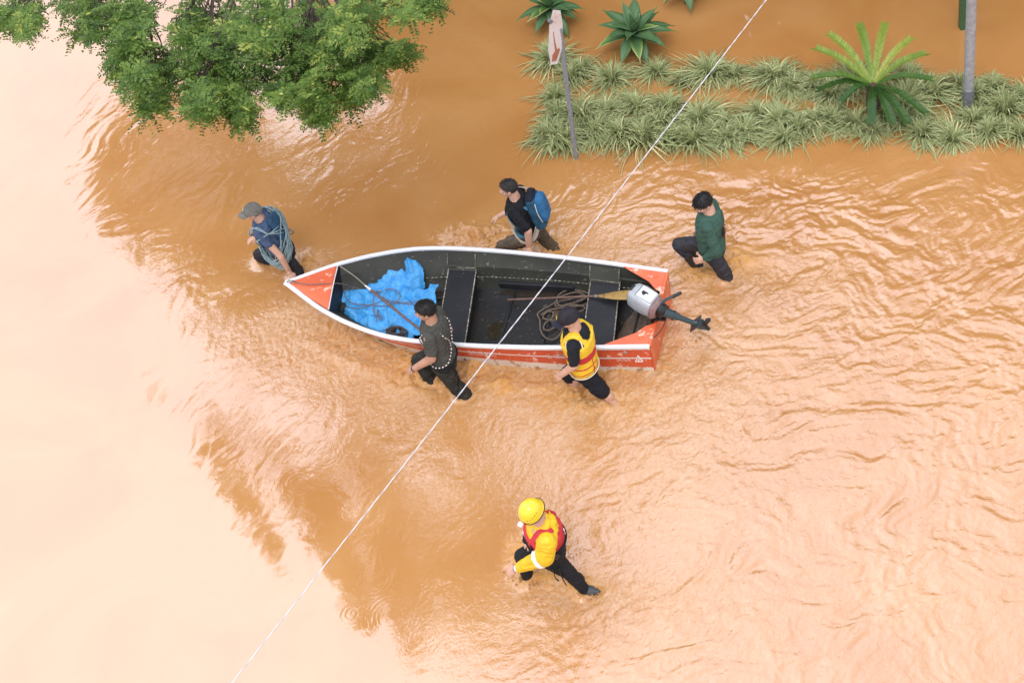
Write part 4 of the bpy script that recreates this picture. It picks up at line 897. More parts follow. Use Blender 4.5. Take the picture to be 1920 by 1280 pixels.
TPL = np.array([(718, 492), (730, 473), (748, 476), (764, 484), (784, 490), (794, 515), (790, 541), (822, 541), (818, 562), (812, 585), (800, 602), (790, 632), (765, 632), (740, 625), (736, 610), (700, 617), (665, 600), (645, 577), (643, 550), (650, 532), (672, 516), (715, 510)], float)
TL = np.array([LOC(x, y, .27 + .16 * float(sstep(512, 480, y))) for x, y in TPL])
TL = TL.mean(0) + (TL - TL.mean(0)) * 1.07
def inpoly(X, Y, P):
    c = np.zeros(X.shape, bool); n = len(P); j = n - 1
    for i in range(n):
        cond = ((P[i, 1] > Y) != (P[j, 1] > Y)) & (X < (P[j, 0] - P[i, 0]) * (Y - P[i, 1]) / (P[j, 1] - P[i, 1] + 1e-12) + P[i, 0]); c ^= cond; j = i
    return c
gu = np.arange(2.45, 4.35, .0115); gv = np.arange(-.95, .62, .0115); GU, GV = np.meshgrid(gu, gv)
jx = .05 * pnoise(GU * 4, GV * 4, 1.5); jy = .05 * pnoise(GU * 4, GV * 4, 8.5)
inside = inpoly(GU + jx, GV + jy, TL)
ed = np.full(GU.shape, 9.)
for i in range(len(TL)): ed = np.minimum(ed, seg_dist(GU + jx, GV + jy, TL[i], TL[(i + 1) % len(TL)]))
def tri(x): return np.abs((x % 1.0) - .5) * 2
hz_ = np.zeros_like(GU); r5 = np.random.default_rng(21)
wa = fbm(GU * 1.8, GV * 1.8, 3., 2) * 1.6; wb = fbm(GU * 1.8 + 9, GV * 1.8, 5., 2) * 1.6
for sc_, am in ((1.6, .075), (2.3, .055), (3.7, .035), (5.5, .022), (8.5, .012), (13, .006), (19, .0035)):
    for _ in range(2):
        a_ = r5.uniform(0, 3.14); hz_ += am * (tri((GU * math.cos(a_) + GV * math.sin(a_)) * sc_ + wa * sc_ * .35 + r5.random() + wb * .3) - .5) * (.5 + 1.1 * np.clip(pnoise(GU * sc_ * .5 + 7, GV * sc_ * .5, sc_) + .5, 0, 1))
zb = .26 + .07 * np.exp(-((GU - 3.45)**2 / .25 + (GV + .05)**2 / .12)) + hz_ * .66
zb = np.maximum(zb, .09); zb = np.where(GU < 3.02, np.maximum(zb, .345 + .3 * hz_.clip(-.05, .1)), zb); fall = sstep(0, .07, ed); zb = .12 + (zb - .12) * (.55 + .45 * np.where(GU < 3.02, 1, fall))
# where it is drawn up the far side
zb += .15 * sstep(-.38, -.62, GV)
lim = np.interp(GU, BEAM_U, BEAM_V) - .075; GVc = np.clip(GV, -lim + .10 * (1 - np.clip(zb / .5, 0, 1)), lim - .10 * (1 - np.clip(zb / .5, 0, 1)))
idx = -np.ones(GU.shape, int); idx[inside] = np.arange(inside.sum())
V = [W(a, b, c) for a, b, c in zip((GU + .2 * hz_)[inside], GVc[inside], zb[inside])]
Fc = []
for i in range(GU.shape[0] - 1):
    for j in range(GU.shape[1] - 1):
        q = (idx[i, j], idx[i, j + 1], idx[i + 1, j + 1], idx[i + 1, j])
        if min(q) >= 0: Fc.append(q)
tp = W(3.45, -.05, .08); m_ = MB(); m_.add(V, Fc); to = m_.build('tarp', M_TARP, None, tuple(tp))
to.data.set_sharp_from_angle(angle=math.radians(22))
s_ = to.modifiers.new('s', 'SOLIDIFY'); s_.thickness = .004
props(to, 'crumpled bright blue tarpaulin heaped in the front half of the boat', 'tarpaulin')
def tarpz(u, v):
    i = int(np.clip((v - gv[0]) / .0115, 0, len(gv) - 1)); j = int(np.clip((u - gu[0]) / .0115, 0, len(gu) - 1))
    return zb[i, j] if inside[i, j] else .08

M_ROPE = mat('rope_tan', (.20, .15, .11), .9, .5, 60, bump=.8, bscale=160); M_ROPED = mat('rope_dark', (.11, .085, .08), .9, .5, 60, bump=.8, bscale=160); M_ROPEV = mat('rope_mauve', (.22, .17, .17), .8, .4, 60, bump=.5, bscale=160)
def rope(name, pts, r, m, label, n=160, cat='rope', closed=False, tw=True):
    P_ = spline(pts, n, closed); c0_ = P_[len(P_) // 2]; m_ = MB(); rad = r
    if tw: rad = r * (1 + .16 * np.sin(np.arange(len(P_)) * 1.9))
    m_.tube(P_, rad, 7, closed=closed); o = m_.build(name, m, None, tuple(c0_)); return props(o, label, cat)
def bp(px, py, z): return G(px, py, z)
# bow line over the tarp
bl = [(548, 528, .59), (575, 533, .58), (612, 532, .57), (640, 532, .48), (668, 540, None), (700, 548, None), (735, 542, None), (750, 556, None), (732, 572, None), (700, 572, None), (660, 568, None), (646, 550, None), (660, 535, None)]
def onT(px, py, zz):
    if zz is not None: return G(px, py, zz)
    z = .3
    for _ in range(6): u, v = LOC(px, py, z); z = tarpz(u, v) + .03
    return G(px, py, z)
rope('bow_line', [onT(*q) for q in bl], .0065, M_ROPEV, 'thin mauve line running from the bow over the orange deck onto the tarp')
rope('loose_line', [onT(x, y, None) for x, y in [(648, 575), (672, 578), (700, 570), (722, 562), (745, 566), (775, 570), (800, 560), (770, 566), (730, 566), (708, 545), (700, 560), (702, 590), (715, 592), (712, 600), (708, 580), (706, 604)]], .0055, M_ROPEV, 'thin dark line looped across the blue tarp', 200)
# dark coil by the near gunwale
r9 = np.random.default_rng(31); cp = []
for i in range(46):
    a_ = i * 1.15; cp.append(W(3.27 + (.13 + .02 * r9.normal()) * math.cos(a_) * r9.uniform(.5, 1), .52 + (.10) * math.sin(a_) * r9.uniform(.5, 1) - .04, .24 + .10 * r9.random()))
rope('rope_coil', cp, .0105, M_ROPED, 'tangled dark rope coil wedged between the tarp and the near gunwale', 420)
# long tan rope heap on the floor
cp = [W(*LOC(x, y, .09), .085 + .012 * (i % 3)) for i, (x, y) in enumerate([(1014, 590), (1030, 582), (1060, 578), (1090, 572), (1105, 565), (1095, 556), (1070, 560), (1048, 566), (1042, 575), (1060, 571), (1098, 560), (1085, 550), (1060, 552), (1045, 562), (1052, 575), (1078, 566), (1104, 552),
     (1070, 545), (1048, 552), (1040, 568), (1010, 588), (1012, 600), (1014, 620), (1022, 634), (1036, 636), (1050, 628), (1054, 616), (1044, 612), (1028, 620), (1020, 618), (1022, 606), (1034, 598), (1038, 588), (1026, 584), (1018, 596), (1032, 602), (1050, 600), (1064, 590), (1090, 585), (1096, 575), (1075, 572), (1062, 580)])]
rope('rope', cp, .0105, M_ROPE, 'long tan rope heaped loosely on the black floor between the thwarts', 600)
# oar with wooden shaft lying over the tarp; boat hook
a = onT(636, 498, .53); b = onT(695, 543, .50); c_ = onT(792, 622, .55)
oar = empty('boat_pole', tuple(b), 'long dark wooden pole with a white collar lying diagonally over the tarp', 'pole')
d_ = unit(c_ - b)
m_ = MB(); m_.tube([b, c_ + d_ * .10], [.017, .017], 10); m_.build('shaft', mat('pole_wood', (.17, .10, .085), .55, .4, 20), oar)
m_ = MB(); m_.tube([b - unit(b - a) * .12, b + d_ * .01], [.009, .019], 10); m_.build('collar', mat('pole_collar', (.72, .70, .66), .5), oar)
m_ = MB(); m_.tube(spline([a, (a + b) / 2 + Z * .03, b - unit(b - a) * .10], 12), .0085, 8); m_.build('tip', mat('pole_tip', (.30, .25, .19), .5, .3, 20), oar)
a = W(1.97, -.16, .10); a = G(952, 562, .12); b = G(1116, 555, .34); c_ = G(1196, 552, .44); pd = empty('paddle', tuple(b), 'wooden paddle with a worn yellow brown blade resting on the rear thwart', 'paddle')
m_ = MB(); m_.tube([a, b + unit(c_ - b) * .05], [.013, .014], 10); m_.build('shaft', mat('paddle_shaft', (.20, .11, .085), .5, .4, 25), pd)
d_ = unit(c_ - b); sd = unit(np.cross(d_, Z)); up_ = np.cross(sd, d_); Lb = np.linalg.norm(c_ - b); rr = []
for t in np.linspace(0, 1, 14):
    hw = .012 + .078 * math.sin(min(1, t * 1.25) * math.pi / 2) ** 1.2 * (1 - .15 * t) ; th = .012 * (1 - .5 * t)
    ang = np.linspace(0, 2 * np.pi, 14, endpoint=False); rr.append(b + d_ * Lb * t + np.cos(ang)[:, None] * sd * hw + np.sin(ang)[:, None] * up_ * th)
m_ = MB(); m_.rings(rr); m_.build('blade', mat_worn('paddle_blade', (.36, .22, .06), (.15, .09, .03), .56, 14, .5, (1, 1, 1), (.27, .15, .04)), pd)
m_ = MB(); m_.tube([b - d_ * .01, b + d_ * .02], [.018, .018], 10); m_.build('ferrule', M_EDGE, pd)

# ------------------------------------------------------------------ people
def skin(name, col): return mat(name, col, .55, .18, 9, bump=.08, bscale=90)
def cloth(name, col, var=.3, sc=10, b=.35): return mat(name, col, .8, max(var, .38), sc, bump=b, bscale=220, spec=.25)
M_EYEW = mat('eye_white', (.6, .58, .55), .3); M_DARK = mat('iris_dark', (.02, .012, .01), .2)
TR = [(-.20, .135, .110), (-.05, .175, .130), (.10, .176, .132), (.30, .165, .128), (.55, .182, .142), (.76, .205, .146), (.88, .198, .128), (.96, .165, .115), (1.03, .085, .085)]
def torso_r(t, k): return float(np.interp(t, [r[0] for r in TR], [r[k] for r in TR]))
class Person:
    def __init__(s, key, label, S=1.0, fd=None, lean=0, yaw=0.0, belly=0.0):
        J = POSES[key]; s.J = J; s.S = S; s.key = key; s.belly = belly
        s.root = empty('person', (J['base'][0], J['base'][1], -.42), label, 'person')
        s.up = unit(J['neck'] - J['pel']); s.L = np.linalg.norm(J['neck'] - J['pel'])
        sd = J['s'] * math.cos(yaw) + J['w'] * math.sin(yaw); s.sd = unit(sd - (sd @ s.up) * s.up); s.fw = np.cross(s.up, s.sd) * -1
        if s.fw @ J['w'] < 0: s.fw = -s.fw
        for q, sg in (('Ls', 1), ('Rs', -1)): J[q] = J['neck'] - s.up * .060 * S + s.sd * sg * .198 * S
        # head frame
        f = unit(fd if fd is not None else J['w']); s.hu = unit(s.up * .5 + Z * .6); s.hu = unit(s.hu - (s.hu @ f) * f) if fd is not None else unit(s.hu)
        s.hf = unit(f - (f @ s.hu) * s.hu); s.hs = np.cross(s.hu, s.hf); s.hc = J['head']; s.k = 1.12 * S
    def T(s, t, a=0, rx=1, infl=0.0):
        """point on the torso surface: t along the spine, angle a (0 = left side, 90 = front)"""
        x = (torso_r(t, 1) * s.S + infl) * math.cos(a); y = (torso_r(t, 2) * s.S + infl + (s.belly * math.exp(-((t - .3) / .3)**2) if math.sin(a) > 0 else 0)) * math.sin(a)
        return s.J['pel'] + s.up * s.L * t + s.sd * x + s.fw * y
    def torso(s, mb, t0, t1, infl, n=12):
        ts = [t for t in np.linspace(t0, t1, n)]
        mb.rings([np.array([s.T(t, a, infl=infl) for a in np.linspace(0, 2 * np.pi, 28, endpoint=False)]) for t in ts])
    def head(s, mb):
        k, c, f, sd, u = s.k, s.hc, s.hf, s.hs, s.hu
        E = lambda df, ds, du, rf, rs, ru: mb.ell(c + (f * df + sd * ds + u * du) * k, [f * rf * k, sd * rs * k, u * ru * k], 18)
        E(-.012, 0, .022, .098, .077, .088); E(.020, 0, -.035, .070, .062, .075); E(.040, 0, -.085, .040, .040, .028); E(.075, 0, .012, .022, .055, .018)
        E(.100, 0, -.022, .017, .013, .024); E(.088, 0, -.008, .016, .010, .028); E(.084, 0, -.060, .010, .024, .007); E(.082, 0, -.071, .010, .020, .007)
        for q in (1, -1): E(-.005, q * .079, -.018, .020, .009, .031); E(-.012, q * .084, -.010, .016, .006, .020); E(.05, q * .04, -.03, .03, .022, .03)
        mb.capsule(c - u * .06 * k - f * .02 * k, s.J['neck'] - s.up * .03, .058 * k, .068 * k)
        mb.capsule(s.J['neck'] - s.up * .03 - s.sd * .03, s.J['neck'] - s.up * .05 + s.sd * .03, .07 * s.S, .07 * s.S)
    def eyes(s):
        for q in (1, -1):
            m_ = MB(); c = s.hc + (s.hf * .083 + s.hs * q * .033 - s.hu * .006) * s.k; r = .0125 * s.k
            m_.ell(c, [s.hf * r, s.hs * r, s.hu * r * .7], 10, 0); m_.ell(c + s.hf * r * .7, [s.hf * r * .45, s.hs * r * .5, s.hu * r * .5], 8, 1)
            m_.build('eye', [M_EYEW, M_DARK], s.root)
    def hand(s, mb, wr, d, nrm, curl, side, spread=.10):
        """d = towards the fingertips, nrm = back of the hand, side = +1 if the thumb lies towards cross(d, nrm)"""
        d = unit(d); nrm = unit(nrm - (nrm @ d) * d); t = np.cross(d, nrm) * side; k = s.S * 1.04
        mb.capsule(wr - d * .015, wr + d * .03 * k, .028 * k, .026 * k)
        mb.ell(wr + d * .055 * k, [d * .055 * k, t * .043 * k, nrm * .018 * k], 14)
        for i, (off, L) in enumerate(((.031, .072), (.0105, .080), (-.0105, .075), (-.031, .060))):
            dd = unit(d + t * spread * (1.4 - i) * .6); p = wr + (d * .088 + t * off) * k; r = .0105 * k
            for j, f in enumerate((.45, .32, .25)):
                a = curl * (.5 + .5 * j); dd = unit(dd * math.cos(a) - nrm * math.sin(a)); q = p + dd * L * f * k; mb.capsule(p, q, r, r * .92, 8); p = q; r *= .93
        p = wr + (d * .03 + t * .034) * k; dd = unit(t * .8 + d * .75 - nrm * .25); r = .0125 * k
        for f in (.036, .030):
            q = p + dd * f * k; mb.capsule(p, q, r, r * .9, 8); p = q; dd = unit(dd + d * .5 - nrm * curl * .5)
    def arm(s, mb, side, e, w_, r=(.052, .041, .030), k=1.0):
        sh = s.J[side + 's']; r = tuple(x * 1.1 for x in r); mb.capsule(sh, e, r[0] * s.S * k, r[1] * s.S * k); mb.capsule(e, w_, r[1] * s.S * k * 1.03, r[2] * s.S * k)
    def leg(s, mb, side, r=(.085, .056, .040), k=1.0, hip=True):
        h, kn, an = s.J[side + 'h'], s.J[side + 'k'], s.J[side + 'a']; S = s.S
        if np.linalg.norm(kn - h) > .5: kn = h + unit(kn - h) * .5
        if np.linalg.norm(an - kn) < .36: an = kn + unit(an - kn) * .38
        mb.capsule(h, kn, r[0] * S * k, r[1] * S * k); mb.capsule(kn, an, r[1] * S * k * 1.02, r[2] * S * k)
        calf = kn + (an - kn) * .33; mb.ell(calf - s.fw * .012, [unit(an - kn) * .11 * S, s.sd * (r[1] - .002) * S * k, s.fw * (r[1] + .004) * S * k], 14)
        return kn, an
    def foot(s, mb, an, d, L=.20, r=.038):
        mb.capsule(an, an + unit(d) * .05 - Z * .0, r * 1.05, r * 1.0); mb.capsule(an - unit(d) * .03, an + unit(d) * L, r * .95, r * .62)
    def hair(s, m, line=.035, thick=.010, nape=-.05, side_=.012):
        k, c, f, sd, u = s.k, s.hc, s.hf, s.hs, s.hu; mb = MB(); V = []; keep = []
        nu, nv = 56, 40; r = np.random.default_rng(3)
        for i in range(nv):
            p = math.pi / 2 - i / (nv - 1) * 2.5
            for j in range(nu):
                a = j / nu * 2 * math.pi; q = np.array([math.cos(p) * math.cos(a), math.cos(p) * math.sin(a), math.sin(p)])
                loc = np.array([-.012 + q[0] * (.098 + thick), q[1] * (.077 + thick), .022 + q[2] * (.088 + thick)])
                n = 1 + .03 * float(pnoise(np.array(q[0] * 6), np.array(q[1] * 6), q[2] * 6)) + .012 * float(pnoise(np.array(q[0] * 22), np.array(q[1] * 22), q[2] * 22))
                jag = .006 * math.sin(a * 17) + .004 * math.sin(a * 31 + 1)
                lim = np.interp(loc[0], [-.09, -.04, -.015, .02, .045, .07, .09], [nape, nape * .9, side_ - .03, side_, line - .005, line + .012, line + .022]) + jag
                V.append(c + (f * loc[0] + sd * loc[1] + u * loc[2]) * k * 1.0 * n + (c * 0)); keep.append(loc[2] > lim)
        keep = np.array(keep).reshape(nv, nu); Fc = []
        for i in range(nv - 1):
            for j in range(nu):
                j2 = (j + 1) % nu
                if keep[i, j] and keep[i + 1, j] and keep[i, j2] and keep[i + 1, j2]: Fc.append((i * nu + j, i * nu + j2, (i + 1) * nu + j2, (i + 1) * nu + j))
        used = sorted({i for q in Fc for i in q}); mp = {o: n_ for n_, o in enumerate(used)}
        mb.add([V[i] for i in used], [tuple(mp[i] for i in q) for q in Fc])
        # short strands laid over the cap of hair, so the outline is not clean
        Va = np.array(V).reshape(nv, nu, 3); r = np.random.default_rng(len(s.key)); L = .008 + max(0, thick - .006) * 2.6
        for _ in range(0 if len(s.key) > 3 and s.key in ('rope', 'vest') else 1500):
            i = r.integers(1, nv - 1); j = r.integers(0, nu)
            if not keep[i, j]: continue
            p0 = Va[i, j] + r.normal(size=3) * .004; nn = unit(p0 - c); fl = unit(Va[min(i + 1, nv - 1), j] - Va[i - 1, j] + f * .3 * np.linalg.norm(Va[min(i + 1, nv - 1), j] - Va[i - 1, j])); fl = unit(fl + r.normal(size=3) * .35 + nn * .08)
            sdv = unit(np.cross(fl, nn)) * .0022; l = L * r.uniform(.5, 1.2)
            mb.add([p0 - sdv, p0 + sdv, p0 + fl * l + nn * .003], [(0, 1, 2)])
        o = mb.build('hair', m, s.root); sm = o.modifiers.new('s', 'SOLIDIFY'); sm.thickness = .006; sm.offset = -1; return o
    def cap(s, m, m_brim=None, logo=None, twist=0.0):
        k, c, sd0, u0 = s.k, s.hc, s.hs, s.hu; f0 = s.hf
        f = unit(f0 * math.cos(twist) + sd0 * math.sin(twist)); sd = np.cross(u0, f); u = unit(u0 - f * .12); f = unit(f - (f @ u) * u); sd = np.cross(u, f)
        mb = MB(); rings = []
        for p in np.linspace(-.10, 1.48, 14):
            a = np.linspace(0, 2 * np.pi, 36, endpoint=False); sq = 1 + .02 * np.cos(a * 6) * math.cos(p)
            rr = math.cos(max(p, 0)) ** .88; cc = c + (-f * .010 + u * (.012 + .108 * math.sin(p))) * k
            rings.append(cc + (np.cos(a) * sq * .113 * rr)[:, None] * f * k + (np.sin(a) * sq * .093 * rr)[:, None] * sd * k)
        mb.rings(rings); cp = mb.build('cap', m, s.root)
        b = MB(); rows = []
        for t in np.linspace(0, 1, 7):
            rows.append(np.array([c + (f * (.070 * math.sqrt(max(0, 1 - (q * .95)**2)) + .030 + t * .078 * (1 - .35 * q * q)) + sd * q * .082 * (1 - .06 * t) + u * (.022 - .030 * t * t * .6 - .022 * q * q - .012 * t)) * k for q in np.linspace(-1, 1, 13)]))
        V = np.concatenate(rows); b.add(V, [(i * 13 + j, i * 13 + j + 1, (i + 1) * 13 + j + 1, (i + 1) * 13 + j) for i in range(6) for j in range(12)])
        bo = b.build('brim', m_brim or m, cp); so_ = bo.modifiers.new('s', 'SOLIDIFY'); so_.thickness = .006
        b = MB(); b.ell(c + (u * .122 - f * .012) * k, [f * .008, sd * .008, u * .005], 8); b.build('button', m, cp)
        if logo:
            b = MB(); cl = c + (f * .098 + u * .062) * k; n_ = unit(f * .8 + u * .55); t_ = unit(np.cross(sd, n_)); b.ell(cl, [sd * .026, t_ * .024, n_ * .006], 12); lo = b.build('round_patch', logo, cp)
            b = MB(); b.tube([cl + n_ * .007 + sd * .010 * math.cos(a) + t_ * .012 * math.sin(a) for a in np.linspace(0, 2 * np.pi, 12, endpoint=False)], .0028, 4, closed=True); b.build('patch_ring', M_DARK, cp)
        return cp
    def face_extra(s): pass
    def finish_body(s, mb, m): return remesh(mb, 'body', m, s.root, .0068, 3, .45)
def band_loop(P, t_fn, infl, r, n=64, flat=1.0):
    return [P.T(t_fn(a), a, infl=infl) for a in np.linspace(0, 2 * np.pi, n, endpoint=False)]
def tilted_loop(P, tmid, amp, ph, infl, rng=None, jit=0.0, n=48, sag=0.0):
    out_ = []
    o = rng.uniform(0, 6.28, 3) if rng is not None else (0, 0, 0)
    for a in np.linspace(0, 2 * np.pi, n, endpoint=False):
        t = tmid + amp * math.cos(a - ph) + (jit * (math.sin(2 * a + o[0]) + .7 * math.sin(3 * a + o[1])) if rng is not None else 0)
        i = infl + (jit * .22 * math.sin(5 * a + o[2]) if rng is not None else 0)
        tt = t; over = max(0, t - .93); tt = min(t, .99)
        p = P.T(min(tt, .90), a, infl=i); 
        if t > .86:   # over the shoulder: slide in towards the neck and rise
            e = min(1, (t - .86) / .25); q = P.J['neck'] + P.sd * math.cos(a) * .115 * P.S + P.fw * math.sin(a) * .09 * P.S + P.up * (.015 + infl)
            p = p * (1 - e) + q * e
        out_.append(p)
    return out_
# ---------- man with the rope coils
SK1 = skin('skin_light', (.62, .36, .25)); SK2 = skin('skin_mid', (.50, .27, .175)); SK3 = skin('skin_tan', (.42, .22, .14))
P = Person('rope', 'man in a grey cap with light blue rope coils round his torso, gripping the bow', .98, unit([-.96, .05, -.12])); J = P.J
mb = MB(); P.head(mb); P.torso(mb, -.2, .97, -.008); P.arm(mb, 'L', J['Le'], J['Lw']); 
Re = J['Rs'] - P.up * .24 + P.fw * .12 - P.sd * .04; Rw = Re + P.fw * .18 - Z * .06 + P.sd * .12; P.arm(mb, 'R', Re, Rw); P.hand(mb, Rw, P.fw + P.sd * .6, Z, .35, -1)
gp_ = G(551, 521, .58); hd = unit(gp_ - J['Lw']); P.hand(mb, J['Lw'], hd + BU * -.2, Z * .8 - BV * .3, .55, 1)
mk, ma = P.leg(mb, 'L'); nk, na = P.leg(mb, 'R'); P.foot(mb, ma, P.fw - Z * .2); P.foot(mb, na, P.fw - Z * .2); P.finish_body(mb, SK1); P.eyes()
P.hair(mat('hair_short_brown', (.05, .035, .028), .8, .4, 60), thick=.006, nape=-.05)
P.cap(cloth('cap_grey', (.21, .205, .18), .2), None, mat('patch_cream', (.62, .58, .36), .7))
mb = MB(); P.torso(mb, -.10, 1.0, .014); mb.capsule(J['Ls'], J['Ls'] + (J['Le'] - J['Ls']) * .45, .068, .068); mb.capsule(J['Rs'], J['Rs'] + (Re - J['Rs']) * .55, .068, .066)
remesh(mb, 'polo_shirt', cloth('polo_blue', (.085, .13, .24), .3, 9), P.root, .010, 4, .5, .016, 11)
mb = MB(); P.torso(mb, -.24, .06, .016, 6)
for q in 'LR': P.leg(mb, q, (.102, .080, .068))
remesh(mb, 'trousers', cloth('trousers_charcoal', (.030, .030, .036), .3), P.root, .011, 4, .5, .019, 10)
def backpack(P, m1, m2, h=.42, wd=.26, dp=.15, t0=.22):
    o = P.J['pel'] + P.up * P.L * t0 - P.fw * (.115 + dp * .5 + .012); m_ = MB(); rr = []
    for t, a, b in ((0, .75, .6), (.04, .95, .9), (.3, 1.0, 1.05), (.7, .98, 1.0), (.92, .85, .85), (1.0, .55, .5)):
        rr.append(rrect(o + P.up * h * t, wd / 2 * a, dp / 2 * b, P.sd, P.fw, 28, .55))
    m_.rings(rr); return remesh(m_, 'backpack', m1, P.root, .009, 3, .5, .005, 10), o
bk, o_ = backpack(P, cloth('pack_navy', (.035, .10, .18), .3), None, .40, .25, .09, .35)
for q in (1, -1):
    m_ = MB(); pts = [P.T(.70, -1.57 + q * .5, infl=.03), P.J['neck'] - P.up * .03 + P.sd * q * .085 - P.fw * .05, P.J['neck'] - P.up * .045 + P.sd * q * .085 + P.fw * .06, P.T(.72, 1.57 - q * .55, infl=.028), P.T(.42, 1.57 - q * 1.0, infl=.028)]
    m_.tube(spline(pts, 24), .022, 8, flat=.35); m_.build('shoulder_strap', cloth('strap_black', (.015, .016, .02)), P.root)
m_ = MB(); m_.tube(spline([P.T(.76, .9, infl=.032), P.T(.74, 1.57, infl=.036), P.T(.76, 2.2, infl=.032)], 12), .013, 6, flat=.5); m_.build('chest_strap', cloth('strap_black2', (.02, .015, .018)), P.root)
m_ = MB(); m_.tube([J['Lw'] - unit(J['Lw'] - J['Le']) * .01 + unit(J['Lw'] - J['Le']) * t for t in (-.012, .012)], .036, 14); m_.build('watch_strap', M_BLK, P.root)
rg_ = np.random.default_rng(77); M_RB = mat('rope_pale_blue', (.30, .42, .44), .8, .35, 50, bump=.6, bscale=200)
for i in range(17):
    if i < 14: lp_ = tilted_loop(P, .40 + rg_.normal() * .05, .52 + rg_.normal() * .06, math.pi + rg_.normal() * .22, .055 + .05 * rg_.random(), rg_, .06)
    else: lp_ = tilted_loop(P, .48 + rg_.normal() * .05, .46, .0 + rg_.normal() * .45, .06 + .045 * rg_.random(), rg_, .05)
    pts = spline(lp_, 150, True); m_ = MB(); m_.tube(pts, .0085 * (1 + .14 * np.sin(np.arange(len(pts)) * 1.7)), 6, closed=True)
    o = m_.build('rope_coil', M_RB, None, tuple(pts[0])); props(o, 'pale blue climbing rope coil slung round the man in the grey cap', 'rope', 'pale blue rope coils round the capped man')

# ---------- man with the blue backpack
P = Person('pack', 'man with cropped hair and a bright blue backpack, left hand on the far gunwale', 1.0, unit([-.97, .15, -.22])); J = P.J
mb = MB(); P.head(mb); P.torso(mb, -.2, .97, -.008); P.arm(mb, 'L', J['Le'], J['Lw'], (.054, .046, .033))
Rw = PL(936, 405, J['base'], J['s'], -.20); Re = (J['Rs'] + Rw) / 2 - Z * .13; P.arm(mb, 'R', Re, Rw); P.hand(mb, Rw, P.fw - Z * .4, P.fw * .3 + Z, .5, -1)
gh = G(992, 479, .53); P.hand(mb, J['Lw'], gh - J['Lw'] + Z * -.03, unit(-P.fw * .2 + Z * .55 + BV * .6), .42, 1, .22)
mk, ma = P.leg(mb, 'L'); nk, na = P.leg(mb, 'R'); P.foot(mb, ma, P.fw - Z * .2); P.foot(mb, na, P.fw - Z * .3); P.finish_body(mb, SK1); P.eyes()
P.hair(mat('hair_cropped', (.045, .038, .036), .75, .5, 90), .052, .005, -.05)
mb = MB(); P.torso(mb, -.08, 1.0, .013); mb.capsule(J['Ls'], J['Ls'] + (J['Le'] - J['Ls']) * .80, .070, .066); mb.capsule(J['Rs'], J['Rs'] + (Re - J['Rs']) * .75, .070, .066)
remesh(mb, 't_shirt', cloth('tshirt_black', (.014, .014, .018), .2), P.root, .010, 4, .5, .016, 11)
mb = MB(); P.torso(mb, -.24, .05, .018, 6)
for q in 'LR': P.leg(mb, q, (.106, .084, .074))
remesh(mb, 'trousers', mat('trousers_olive', (.115, .095, .068), .8, 0, 8, (.075, .052, .032), bump=.3, bscale=200, spec=.3), P.root, .011, 4, .5, .022, 10)
bk, o_ = backpack(P, cloth('pack_teal', (.030, .10, .17), .25), None, .50, .30, .17, .12)
m_ = MB(); o2 = o_ - P.fw * .10 + P.up * .30 + P.sd * .02; m_.rings([rrect(o2 + P.up * t, a, b, P.sd, P.fw, 24, .5) for t, a, b in ((-.18, .09, .02), (-.16, .115, .05), (0, .125, .06), (.14, .115, .055), (.19, .08, .03))])
remesh(m_, 'front_pocket', cloth('pack_bright_blue', (.04, .18, .38), .2), P.root, .008, 3, .5, .003, 10)
m_ = MB(); m_.tube(spline([o2 + P.up * .15 + P.sd * .125 + P.fw * .03, o2 + P.sd * .138 + P.fw * .04, o2 - P.up * .17 + P.sd * .11 + P.fw * .04], 10), .010, 6, flat=.6); m_.build('piping', mat('piping_white', (.7, .7, .72), .5), P.root)
m_ = MB(); m_.tube([o2 - P.fw * .064 + P.up * .08, o2 - P.fw * .066 - P.up * .06], .009, 4, flat=.3); m_.build('pocket_lettering', mat('letter_grey', (.12, .25, .38), .6), P.root)
m_ = MB(); hh = P.T(.98, -1.57, infl=.10) + P.up * .03; m_.rings([rrect(hh + P.up * t, a, b, P.sd, P.fw, 20, .6) for t, a, b in ((-.04, .10, .05), (0, .12, .065), (.04, .09, .04))]); m_.build('pack_lid', cloth('pack_lid_black', (.015, .018, .03)), P.root)
M_TEALS = cloth('strap_teal', (.06, .20, .29), .15)
for q in (1, -1):
    m_ = MB(); pts = [P.T(.80, -1.57 + q * .5, infl=.04), P.J['neck'] - P.up * .02 + P.sd * q * .09 - P.fw * .05, P.J['neck'] - P.up * .045 + P.sd * q * .095 + P.fw * .07, P.T(.70, 1.57 - q * .62, infl=.026), P.T(.40, 1.57 - q * 1.15, infl=.026), P.T(.16, 1.57 - q * 1.9, infl=.035)]
    m_.tube(spline(pts, 30), .030, 8, flat=.28); m_.build('shoulder_strap', M_TEALS, P.root)
m_ = MB(); m_.tube([P.T(.10, a, infl=.028) for a in np.linspace(-.6, 3.74, 26)], .026, 8, flat=.4); m_.build('hip_belt', M_TEALS, P.root)
m_ = MB(); m_.tube(spline([P.T(.76, .9, infl=.034), P.T(.74, 1.57, infl=.038), P.T(.76, 2.2, infl=.034)], 12), .012, 6, flat=.5); m_.build('chest_strap', cloth('strap_black3', (.02, .018, .02)), P.root)
M_BEI = mat('rope_beige', (.50, .43, .35), .85, .25, 40, bump=.5, bscale=180); rg_ = np.random.default_rng(5)
for i in range(9):
    pts = spline(tilted_loop(P, .44 + rg_.normal() * .015, .52 + rg_.normal() * .025, math.pi + rg_.normal() * .08, .052 + .018 * rg_.random(), rg_, .012), 140, True)
    m_ = MB(); m_.tube(pts, .0080, 6, closed=True); o = m_.build('rope_coil', M_BEI, None, tuple(pts[0])); props(o, 'beige rope coil slung over the shoulder of the man with the blue backpack', 'rope', 'beige rope coils on the backpack man')
